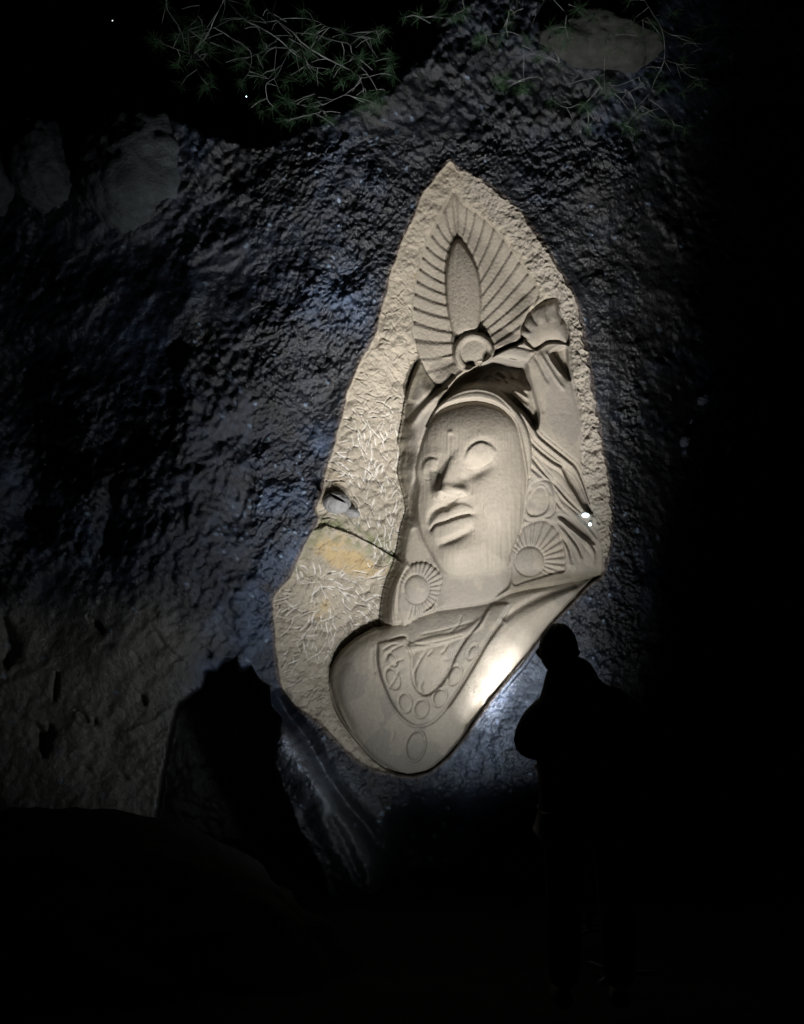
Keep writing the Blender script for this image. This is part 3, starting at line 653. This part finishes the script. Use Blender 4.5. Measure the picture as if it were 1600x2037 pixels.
ston = mix(ston, (.13, .14, .08), np.clip(smooth((Y-1040)/30)*smooth((1180-Y)/60)*smooth((650-X)/60)*(.3+fbm(X, Y, 18, 3, 129)), 0, .7))
ston = mix(ston, (.72, .70, .66), np.clip(SCA*.75, 0, .7)*(SF < 2))
dg, _, _ = dline(X, Y, [(800,760),(797,900),(806,1010),(790,1100),(757,1235),(700,1275),(660,1340)])
ston = mix(ston, (.12, .105, .075), .75*smooth((27-SF)/14)*(SF > -2)*(X < 960)*smooth((1480-Y)/60))  # shade of the figure's left side wall painted as a dark band
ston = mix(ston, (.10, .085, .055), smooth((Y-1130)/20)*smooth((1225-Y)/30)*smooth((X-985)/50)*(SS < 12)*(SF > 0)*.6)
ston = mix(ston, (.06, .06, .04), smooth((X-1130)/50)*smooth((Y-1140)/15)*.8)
gl, _, _ = dline(X, Y, [(895,935),(905,975)])
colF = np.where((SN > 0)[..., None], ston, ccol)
Pf = W(X, Y, WALL-H*PX); Nf = grid_normals(Pf)

# ------------------------------------------------------------------ cliff objects
cst = 4.5; ox = gx-cst*170; oy = gy-cst*115
cnx = 170+172+190; cny = 115+292+46
XC, YC = np.meshgrid(ox+cst*np.arange(cnx+1), oy+cst*np.arange(cny+1))
Hc, CR = cliff_h(XC, YC); Pc = W(XC, YC, WALL-Hc*PX); Nc = grid_normals(Pc)
qi, qj = np.meshgrid(np.arange(cny), np.arange(cnx), indexing='ij')
outside = ~((qj >= 170) & (qj < 342) & (qi >= 115) & (qi < 407))
keep = outside & (CR[:-1, :-1] > -32)
Q = faces_of(keep, cny+1, cnx+1)
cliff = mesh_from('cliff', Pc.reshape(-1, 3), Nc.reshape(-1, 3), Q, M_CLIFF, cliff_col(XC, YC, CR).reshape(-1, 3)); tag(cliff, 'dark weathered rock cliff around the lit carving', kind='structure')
lab_q = LAB[:-1, :-1]
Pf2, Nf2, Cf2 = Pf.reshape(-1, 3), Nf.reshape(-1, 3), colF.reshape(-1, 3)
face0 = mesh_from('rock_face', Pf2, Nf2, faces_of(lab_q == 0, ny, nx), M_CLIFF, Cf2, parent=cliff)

relief = empty('rock_relief', (0, 0, 0), label='spotlit tan stone carving of a serene figure with closed eyes in pointed niche', cat='rock carving')
made = {}
def get(key):
    if isinstance(key, str): key = (key,)
    if key in made: return made[key]
    name = key[1] if len(key) > 1 else key[0]
    if name == 'flower_ornament_small': name = 'flower_ornament'
    parent = relief if len(key) == 1 else get((key[0],))
    pid = PARTS.get(key, PARTS.get(key[0] if len(key) == 1 else None, -1))
    m = lab_q == pid
    if m.sum() < 4:
        if len(key) > 1: return None
        o = bpy.data.objects.new(name, None); C.objects.link(o); o.parent = relief
    else:
        mat = M_ROUGH if name in ('niche_wall', 'rough_border') else M_CARVE
        o = mesh_from(name, Pf2, Nf2, faces_of(m, ny, nx), mat, Cf2, parent=parent)
    made[key] = o; return o
for kx_ in list(PARTS): get(kx_)
PL = {('niche_wall',): 'tan chiselled back wall scratched with pale tool marks', ('rough_border',): 'crumbly rough cut right border of the niche',
      ('flower_ornament',): 'large flower ornament under the right ear', ('flower_ornament_small',): 'smaller flower ornament left of the neck', ('pendant_oval',): 'oval engraved low on the chest'}
for k_, v_ in PL.items():
    if k_ in made: made[k_]['label'] = v_

# ------------------------------------------------------------------ boulders and stones
def rock_mesh(name, r, seed, mat, sub=5, amp=.18, flat=1.0, parent=None):
    bm = bmesh.new(); bmesh.ops.create_icosphere(bm, subdivisions=sub, radius=1)
    co = np.array([v.co[:] for v in bm.verts]); s = seed*3.1
    n = fbm(co[:, 0]*1.3+co[:, 2]*.9+s, co[:, 1]*1.3-co[:, 2]*.7+s, .9, 5, seed) + .5*fbm(co[:, 0]*2-co[:, 1]+s, co[:, 2]*2.2+s, .35, 4, seed+2)
    f = 1+amp*n
    for v, k in zip(bm.verts, f):
        v.co *= k; v.co.x *= r[0]; v.co.y *= r[1]; v.co.z *= r[2]
    for f_ in bm.faces: f_.smooth = True
    me = bpy.data.meshes.new(name); bm.to_mesh(me); bm.free(); me.materials.append(mat)
    o = bpy.data.objects.new(name, me); C.objects.link(o)
    if parent: o.parent = parent
    return o
def rock_at(name, px, py, dep, rx, ry, rz, seed, mat, rot=0, **kw):
    o = rock_mesh(name, (rx, ry, rz), seed, mat, **kw); o.location = V(px, py, dep); o.rotation_euler = (0, math.radians(rot), 0); return o
tag(rock_at('boulder', 262, 335, 7.62, .36, .30, .44, 3, M_BOULD, 10), 'large bulging boulder with pale flecks on the upper left of the cliff', 'boulder')
tag(rock_at('boulder', 95, 325, 7.85, .25, .3, .34, 8, M_BOULD, -12), 'rounded dark boulder left of the pale flecked boulder', 'boulder')
tag(rock_at('boulder', -5, 330, 7.95, .12, .25, .34, 12, M_BOULD, 0), 'narrow sliver of boulder cut by the left edge of the picture', 'boulder')
tag(rock_at('boulder', 1195, 84, 7.4, .40, .35, .17, 15, M_BOULD2, 4), 'overhanging grey boulder behind the pine twigs at top right', 'boulder')
tag(rock_at('boulder', 190, 1965, 6.0, 1.35, .8, .80, 21, M_DARK, 13), 'big black foreground boulder below the pale rock', 'boulder')
for (px, py, rx, rz, rot, sd, lb) in ((1398,795,.050,.034,-20,31,'pale lens shaped stone high right of the carving'),(1362,878,.034,.042,30,32,'pale notched stone below the lens shaped one right of the carving'),
        (1453,888,.024,.062,28,33,'slim slanted pale stone right of the notched one'),(1519,820,.055,.075,5,34,'dim rounded stone farthest right on the dark rock'),(1376,838,.008,.022,30,35,'tiny slanted sliver stone above the notched one'),(1448,842,.02,.012,0,36,'tiny faint stone between lens shaped and dim rounded stones'),
        (320,238,.024,.012,0,37,'small bluish stone on the crest above the flecked boulder'),(238,182,.034,.012,10,38,'faint flat stone on the crest at upper left')):
    hh = cliff_h(np.array([[float(px)]]), np.array([[float(py)]]))[0][0, 0]
    dep = WALL-hh*PX-.015
    o = rock_at('stone', px, py, dep, rx, min(rx, rz)*1.2, rz, sd, M_PALE, rot, sub=4, amp=.3); tag(o, lb, 'stone')
# knob with a socket on the left edge of the niche
kn = empty('stone_outcrop', V(678, 1004, 7.50), label='grey rounded rock knob with a dark slot on the left rim of the carving', cat='stone')
def knob():
    bm = bmesh.new(); bmesh.ops.create_icosphere(bm, subdivisions=6, radius=1)
    co = np.array([v.co[:] for v in bm.verts])
    n = 1+.12*fbm(co[:, 0]*1.3+5, co[:, 1]*1.3+co[:, 2], .8, 4, 41)
    for v, k in zip(bm.verts, n):
        v.co *= k
        d = ((v.co.x-.05+ .35*(v.co.z-.25))/.42)**2+((v.co.z-.38+.45*(v.co.x-.05))/.13)**2
        if v.co.y < 0: v.co.y += 1.0*math.exp(-d*d)
        v.co.x *= .092; v.co.y *= .085; v.co.z *= .070
    for f_ in bm.faces: f_.smooth = True
    me = bpy.data.meshes.new('knob_stone'); bm.to_mesh(me); bm.free(); me.materials.append(M_KNOB)
    o = bpy.data.objects.new('knob_stone', me); C.objects.link(o); o.parent = kn; o.location = (-.025, 0, .012); o.rotation_euler = (0, math.radians(8), 0)
knob()
o = rock_mesh('lower_lobe', (.055, .055, .032), 43, M_KNOB, 4, .15, parent=kn); o.location = (.072, .035, -.045); o.rotation_euler = (0, math.radians(20), 0)

# ------------------------------------------------------------------ ground
gxx, gyy = np.meshgrid(np.concatenate([np.linspace(-60, -6, 20), np.linspace(-5.8, 5.8, 150), np.linspace(6, 60, 20)]), np.concatenate([np.linspace(-40, 2, 20), np.linspace(2.1, 9, 120), np.linspace(9.3, 60, 20)]))
gz = .09*fbm(gxx, gyy, 1.6, 5, 131)+.04*fbm(gxx, gyy, .3, 3, 133)-.06
Pg = np.stack([gxx, gyy, gz], -1); n_, m_ = gxx.shape
g = mesh_from('ground', Pg.reshape(-1, 3), None, faces_of(np.ones((n_-1, m_-1), bool), n_, m_)[:, ::-1], M_DARK); tag(g, kind='structure')

# ------------------------------------------------------------------ little lights and stars
def ball(name, loc, r, mat, sub=3, sq=(1, 1, 1), parent=None):
    bm = bmesh.new(); bmesh.ops.create_icosphere(bm, subdivisions=sub, radius=r)
    for v in bm.verts: v.co = Vector((v.co.x*sq[0], v.co.y*sq[1], v.co.z*sq[2]))
    for f_ in bm.faces: f_.smooth = True
    me = bpy.data.meshes.new(name); bm.to_mesh(me); bm.free(); me.materials.append(mat); o = bpy.data.objects.new(name, me); C.objects.link(o); o.location = loc
    if parent: o.parent = parent
    return o
def Hat(px, py): return float(H[int((py-gy)/st), int((px-gx)/st)])
def small_lamp(px, py, r, lb, sq):
    e = empty('small_lamp', V(px, py, WALL-Hat(px, py)*PX-.02), label=lb, cat='small lamp', group='tiny white lights on the stone hair')
    ball('bulb', (0, 0, 0), r, M_GLOW, 3, sq, e); ball('holder', (0, r*.9, 0), r*.9, M_METAL, 2, (1, .6, 1), e)
small_lamp(1165, 1025, .019, 'larger upper white light glowing on the carved hair at the right edge', (1.25, 1, .8)); small_lamp(1174, 1043, .011, 'smaller lower white light glowing on the carved hair at the right edge', (1, 1, 1))
for px, py, r, lb in ((490.5,192,1.15,'brighter white star in black sky under the left pine branches'),(224,41,.8,'faint star in black sky at the top left corner')):
    tag(ball('star', V(px, py, 300), r/F*300, M_STAR, 2), lb, 'star', 'stars in the night sky')

# ------------------------------------------------------------------ floodlights hidden behind the person
def floodlight(loc, target, lb):
    e = empty('floodlight', (loc.x, loc.y, 0), label=lb, cat='floodlight', group='floodlights behind the standing person')
    d = (target-loc).normalized(); q = d.to_track_quat('-Z', 'Y'); base = loc-d*.05-Vector((e.location))
    def piece(name, size, off, mat, loc_, rot=None, open_=False):
        bm = bmesh.new(); bmesh.ops.create_cube(bm, size=1)
        for v in bm.verts: v.co = Vector((v.co.x*size[0]*(1.0 if v.co.z < 0 else .8), v.co.y*size[1]*(1.0 if v.co.z < 0 else .8), v.co.z*size[2]))+Vector(off)
        bmesh.ops.bevel(bm, geom=bm.edges[:], offset=min(size)*.12, segments=2, affect='EDGES')
        me = bpy.data.meshes.new(name); bm.to_mesh(me); bm.free(); me.materials.append(mat); o = bpy.data.objects.new(name, me); C.objects.link(o); o.parent = e; o.location = loc_
        if rot: o.rotation_euler = rot.to_euler()
    piece('housing', (.15, .11, .05), (0, 0, .03), M_METAL, base, q)
    piece('front_glass', (.13, .09, .006), (0, 0, .0), M_GLASS, base, q)
    h = base.z-.08
    piece('post', (.03, .03, h), (0, 0, h/2), M_METAL, Vector((base.x, base.y, 0)))
    for k in range(3):
        a = k*2.09; piece('foot', (.22, .025, .02), (.1, 0, .01), M_METAL, Vector((base.x, base.y, 0)), Matrix.Rotation(a, 3, 'Z').to_quaternion())
floodlight(LAMP_A-Vector((-.03, .12, .02)), V(905, 500, WALL), 'floodlight on a post behind the person aimed at the top of the carving')
floodlight(LAMP_B-Vector((-.05, .12, .02)), V(985, 1335, WALL), 'floodlight near the cliff foot aimed at the carved shoulder')

# ------------------------------------------------------------------ pine branches
def tube(bm, pts, r0, r1, seg=6):
    prev = None
    for i, p in enumerate(pts):
        p = Vector(p); a = Vector(pts[max(0, i-1)]); b = Vector(pts[min(len(pts)-1, i+1)]); t = (b-a).normalized()
        u = t.cross(Vector((.3, .8, .2))).normalized(); v = t.cross(u); r = r0+(r1-r0)*i/(len(pts)-1)
        ring = [bm.verts.new(p+(u*math.cos(k*2*math.pi/seg)+v*math.sin(k*2*math.pi/seg))*r) for k in range(seg)]
        if prev:
            for k in range(seg):
                f_ = bm.faces.new((prev[k], prev[(k+1) % seg], ring[(k+1) % seg], ring[k])); f_.smooth = True
        prev = ring
def bm_obj(name, bm, mat, parent):
    me = bpy.data.meshes.new(name); bm.to_mesh(me); bm.free(); me.materials.append(mat); o = bpy.data.objects.new(name, me); C.objects.link(o); o.parent = parent; return o
def needle_mesh(k):
    r2 = random.Random(k); bm = bmesh.new()
    for i in range(30):
        a = r2.uniform(0, 2*math.pi); c = r2.uniform(-.25, 1); s_ = math.sqrt(max(0, 1-c*c)); d = Vector((s_*math.cos(a), s_*math.sin(a)*.8, -c*.75+.15)).normalized()
        L = r2.uniform(.05, .10); b0 = Vector((r2.gauss(0, .008), r2.gauss(0, .008), r2.gauss(0, .012)))
        u = d.cross(Vector((.2, 1, .1))).normalized()*.0007; v = d.cross(u).normalized()*.0007
        mid = b0+d*L*.5+Vector((0, 0, -.003)); tip = b0+d*L+Vector((0, 0, -.010))
        ra = [bm.verts.new(b0+x) for x in (u, -u*.5+v, -u*.5-v)]; rb = [bm.verts.new(mid+x) for x in (u, -u*.5+v, -u*.5-v)]; tv = bm.verts.new(tip)
        for j in range(3):
            bm.faces.new((ra[j], ra[(j+1) % 3], rb[(j+1) % 3], rb[j])); bm.faces.new((rb[j], rb[(j+1) % 3], tv))
    me = bpy.data.meshes.new('needle_tuft'); bm.to_mesh(me); bm.free(); me.materials.append(M_NEEDLE); return me
TUFTS = [needle_mesh(k) for k in range(5)]
def pine(lb, origin, limbs, tufts, ox_, s, dep, trunk):
    e = empty('pine_tree', V(*origin, dep+.4), label=lb, cat='pine tree', group='pine trees leaning over the cliff')
    inv = -Vector(e.location); r3 = random.Random(len(limbs)); ends = []
    bm = bmesh.new(); tube(bm, [V(*p[:2], p[2])+inv for p in trunk], .11, .05, 10); bm_obj('trunk', bm, M_BARK, e)
    for i, (L, r0) in enumerate(limbs):
        P = spline(U(L, ox_, 0, s), 4); ph = r3.uniform(0, 6); z = r3.uniform(-.15, .15)
        pts = []
        for j, p in enumerate(P):
            pts.append(V(p[0]+r3.gauss(0, .5), p[1]+r3.gauss(0, .5), dep+.12*math.sin(ph+j*.25)+z)+inv)
        bm = bmesh.new(); tube(bm, pts, r0*PX*.55, r0*PX*.28)
        # twigs
        for t in range(max(1, len(pts)//3)):
            j = r3.randrange(1, len(pts)); d = Vector((r3.gauss(0, 1), r3.gauss(0, .6), -abs(r3.gauss(.4, .6)))).normalized(); L2 = r3.uniform(.05, .16)
            q = [pts[j], pts[j]+d*L2*.5+Vector((r3.gauss(0, .008), 0, .006)), pts[j]+d*L2]
            tube(bm, q, .0028, .0014, 4)
            if r3.random() < .4: ends.append(q[-1])
        bm_obj('branch', bm, M_BARK, e); ends.append(pts[-1])
    for (x, y) in tufts: 
        p = U([(x, y)], ox_, 0, s)[0]; ends.append(V(p[0], p[1], dep+r3.uniform(-.15, .1))+inv)
    for q in ends:
        o = bpy.data.objects.new('needle_tuft', r3.choice(TUFTS)); C.objects.link(o); o.parent = e; o.location = q
        o.rotation_euler = (r3.uniform(-.5, .5), r3.uniform(-.8, .8), r3.uniform(0, 6.28)); sc = r3.uniform(.7, 1.15); o.scale = (sc,)*3
limbsL = [([(490,-60),(510,0),(610,110),(700,160),(800,220),(900,310),(960,350)],3.0),([(700,-60),(720,0),(790,100),(900,190),(945,245),(1070,330),(1180,385),(1280,450),(1330,560)],3.4),
 ([(945,245),(960,350),(1010,470),(1040,570),(1075,615),(1200,560),(1290,590),(1340,620)],1.9),([(1075,615),(1010,630),(900,610)],1.5),([(900,190),(1010,200),(1130,235),(1230,260),(1245,310),(1285,345)],1.8),
 ([(500,-40),(480,20),(430,120),(400,190),(320,300),(315,350),(340,430),(390,500)],2.2),([(320,330),(220,290),(120,260)],1.5),([(430,160),(560,240),(650,310),(640,420),(590,490)],1.5),
 ([(900,230),(850,350),(800,450),(745,490),(745,580),(785,630)],1.6),([(150,-20),(160,60),(220,150),(235,210)],1.4),([(630,120),(740,130),(860,110),(1000,115),(1090,150),(1180,185),(1280,215)],1.5),
 ([(800,0),(770,110),(800,210),(795,330),(790,410)],1.2),([(620,110),(520,120),(440,160),(330,185),(280,175)],1.3),([(820,220),(720,300),(660,330),(600,350)],1.1),([(1280,450),(1340,455),(1430,420),(1480,340)],1.2),
 ([(1280,380),(1340,440),(1400,550)],1.1),([(1240,260),(1310,210),(1370,185),(1440,180)],1.2),([(1075,615),(1050,660),(940,690),(840,710)],1.1),([(1075,650),(1100,690)],1.0),([(960,320),(1000,390),(1060,400),(1110,410)],1.0),([(400,190),(410,270),(370,350),(310,350)],1.1),
 ([(1180,385),(1250,350),(1290,340)],1.0),([(960,-20),(960,70)],1.0),([(350,20),(340,80),(330,120)],1.0),([(1130,220),(1200,200),(1300,220),(1390,230)],.9)]
tuftsL = [(105,250),(230,110),(150,30),(240,340),(380,510),(410,440),(300,240),(580,380),(600,480),(700,440),(850,580),(690,600),(720,660),(1000,680),(840,710),(1180,380),(1260,440),(1190,480),(1350,560),(1300,640),(1380,650),(1420,590),(1400,190),(1470,310),(1470,400),(620,120),(540,150),(870,240),(1110,700),(500,280),(860,490),(1020,180)]
pine('pine tree with twisting bare branches and needle tufts hanging in at top left', (480,-260), limbsL, tuftsL, 280, 2.963, 6.6, [(470,-700,8.2),(490,-420,7.6),(480,-200,7.0),(455,-22,6.7)])
limbsR = [([(560,-40),(540,0),(490,90),(470,160)],1.8),([(460,-30),(455,60),(450,130),(455,240),(455,350)],1.3),([(930,-50),(950,0),(1020,120),(1030,230),(1010,290),(970,380),(965,460)],2.0),([(1020,120),(1080,150),(1180,180),(1240,160)],1.6),
 ([(640,-20),(630,60),(632,110)],1.0),([(455,150),(400,130),(330,140),(280,150)],1.1),([(375,110),(395,60),(420,-20)],1.1),([(455,330),(400,330),(350,320)],1.0),([(475,220),(540,225),(600,255)],1.2),
 ([(720,300),(760,340),(790,380),(860,375),(890,375),(950,330)],1.1),([(785,240),(785,370)],1.0),([(950,300),(890,330),(830,350),(800,340)],.9),([(1000,230),(1080,260),(1160,265)],1.1),([(1080,260),(1120,300),(1170,330)],1.0),
 ([(560,400),(630,440),(690,425),(720,460)],1.1),([(970,380),(920,450),(870,510)],.9),([(1010,440),(960,460),(1020,490),(1070,510)],.8),([(1010,60),(940,80),(870,130),(800,150)],1.1),([(200,-20),(215,40)],1.0),([(0,60),(60,70),(110,50),(150,-20)],1.0),([(1180,180),(1190,260),(1150,340)],.9)]
tuftsR = [(30,60),(200,70),(290,150),(390,90),(370,330),(480,340),(570,410),(720,440),(560,190),(640,120),(800,60),(900,100),(990,90),(1000,300),(1030,350),(800,220),(880,520),(820,380),(700,150),(600,130),(950,170),(740,60),(1060,50),(1100,240),(1180,120),(260,170),(540,200),(850,120),(700,60),(1250,100),(1300,220),(380,310),(450,370),(620,180),(860,200)]
pine('pine tree with fine drooping twigs over the overhanging boulder at top right', (1290,-260), limbsR, tuftsR, 820, 2.051, 6.75, [(1290,-700,8.2),(1270,-420,7.6),(1275,-200,7.1),(1275,-24,6.8)])

# ------------------------------------------------------------------ person seen from behind
PD = 5.1
per = empty('person', V(1150, 1018, PD)*1.0, label='person in dark clothes standing with back to camera before the carving, elbow out', cat='person')
per.location.z = 0.0
inv = -Vector(per.location)
def pw(px, py, dy=0): 
    v = V(px, py, PD+dy); return v+inv
def skin(name, verts, edges, radii, mat, parent, sub=2, root=0):
    me = bpy.data.meshes.new(name); me.from_pydata([v[:] for v in verts], edges, []); o = bpy.data.objects.new(name, me); C.objects.link(o); o.parent = parent
    md = o.modifiers.new('skin', 'SKIN'); sk = me.skin_vertices[0]
    for i, r in enumerate(radii): sk.data[i].radius = (r if isinstance(r, tuple) else (r, r)); sk.data[i].use_root = (i == root)
    md.use_smooth_shade = True; s_ = o.modifiers.new('sub', 'SUBSURF'); s_.levels = sub; s_.render_levels = sub; me.materials.append(mat); return o
def P3(x, y, z): return Vector((x, y, z))
cx0 = pw(1170, 1500).x; hx = pw(1112, 1293).x
nz = lambda py: (V(1150, py, PD)).z
# trunk, arms in one surface (jacket)
vs = [P3(cx0, 0, .92), P3(cx0, 0, 1.05), P3(cx0-.01, 0, nz(1500)), P3(pw(1150, 0).x, 0, nz(1440)), P3(pw(1126, 0).x, .0, nz(1394)), P3(pw(1115, 0).x, .01, nz(1352)),
      P3(pw(1086, 0).x, .0, nz(1418)), P3(pw(1056, 0).x, .02, nz(1440)), P3(pw(1036, 0).x, .04, nz(1488)), P3(pw(1075, 0).x, .22, nz(1480)), P3(pw(1105, 0).x, .34, nz(1440)),
      P3(pw(1215, 0).x, .0, nz(1412)), P3(pw(1252, 0).x, .02, nz(1450)), P3(pw(1262, 0).x, .04, nz(1515)), P3(pw(1225, 0).x, .22, nz(1490)), P3(pw(1165, 0).x, .34, nz(1445)), P3(cx0, 0, .84)]
ed = [(0,1),(1,2),(2,3),(3,4),(4,5),(3,6),(6,7),(7,8),(8,9),(9,10),(3,11),(11,12),(12,13),(13,14),(14,15),(0,16)]
rd = [(.23,.15),(.23,.15),(.23,.15),(.25,.15),(.17,.12),.10,.115,.105,.09,.06,.045,.11,.09,.08,.06,.045,(.22,.14)]
skin('jacket', vs, ed, rd, M_JACKET, per)
for sgn in (-1, 1):
    xx = cx0+sgn*.10
    skin('trouser_leg', [P3(xx, 0, .9), P3(xx+sgn*.01, .01, .5), P3(xx+sgn*.02, -.01, .08)], [(0,1),(1,2)], [.12, .085, .07], M_TROUS, per)
    skin('shoe', [P3(xx+sgn*.02, -.04, .05), P3(xx+sgn*.025, .06, .045), P3(xx+sgn*.035, .17, .035)], [(0,1),(1,2)], [.045, .048, .035], M_SHOE, per)
# head
def head():
    bm = bmesh.new(); bmesh.ops.create_icosphere(bm, subdivisions=5, radius=1)
    for v in bm.verts:
        x, y, z = v.co
        sx = .082*(1-.10*(z < 0)*abs(z)-.05*z*z); v.co = Vector((x*sx*(1-.22*max(0, -z)**2), y*.098, z*.118))
        if y > .55 and z < .35:                                  # face looks at the wall (+y)
            v.co.y += .020*math.exp(-((x/.13)**2+((z+.12)/.16)**2)) + .010*math.exp(-((x/.3)**2+((z+.5)/.07)**2)) + .008*math.exp(-((x/.3)**2+((z+.86)/.12)**2))
            for sx_ in (-.33, .33): v.co.y -= .008*math.exp(-(((x-sx_)/.16)**2+((z-.08)/.1)**2))
        for sx_ in (-1, 1):
            if abs(x-sx_) < .35: v.co.x += sx_*.022*math.exp(-(((y+.0)/.16)**2+((z+.05)/.22)**2))
    for f_ in bm.faces: f_.smooth = True
    return bm
skin('neck', [P3(pw(1124, 0).x, .01, nz(1415)), P3(pw(1117, 0).x, .015, nz(1370)), P3(pw(1113, 0).x, .02, nz(1300))], [(0,1),(1,2)], [.24, .13, .11], M_JACKET, per)
hz = nz(1296)
ho = bm_obj('head', head(), M_SKIN, per); ho.location = (hx, .03, hz); ho.scale = (.96, 1.0, 1.0)
bm = bmesh.new(); bmesh.ops.create_icosphere(bm, subdivisions=5, radius=1)
for v in bm.verts:
    x, y, z = v.co; fr = min(1, max(0, (y-.15)/.4))*min(1, max(0, (.45-z)/.35)); k = 1-.16*fr+.012*math.sin(x*9+z*5)+.01*math.sin(x*21-z*17)
    v.co = Vector((x*.087*k*(1-.16*max(0, -z)), y*.106*k, z*.122*(k if z > 0 else .92)))
for f_ in bm.faces: f_.smooth = True
hr = bm_obj('hair', bm, M_HAIR, per); hr.location = (hx, .012, hz+.004); hr.scale = (1, 1, 1)
# hands closed round a small camera in front of the chest
def hand(cx, sgn):
    base = P3(pw(cx, 0).x, .37, nz(1435)); vs = [base, base+P3(0, .05, .02)]; ed = [(0, 1)]; rd = [.028, .026]
    for k in range(4):
        b0 = base+P3(-sgn*.01, .075, .035-.022*k); L = (.03, .034, .032, .025)[k]; i = len(vs)
        vs += [b0, b0+P3(-sgn*L, .018, .002), b0+P3(-sgn*L*1.7, -.008, 0)]; ed += [(1, i), (i, i+1), (i+1, i+2)]; rd += [.010, .009, .0075]
    i = len(vs); vs += [base+P3(-sgn*.028, .02, .03), base+P3(-sgn*.05, .03, .035)]; ed += [(0, i), (i, i+1)]; rd += [.011, .009]
    skin('hand', vs, ed, rd, M_SKIN, per, 1)
hand(1108, -1); hand(1162, 1)
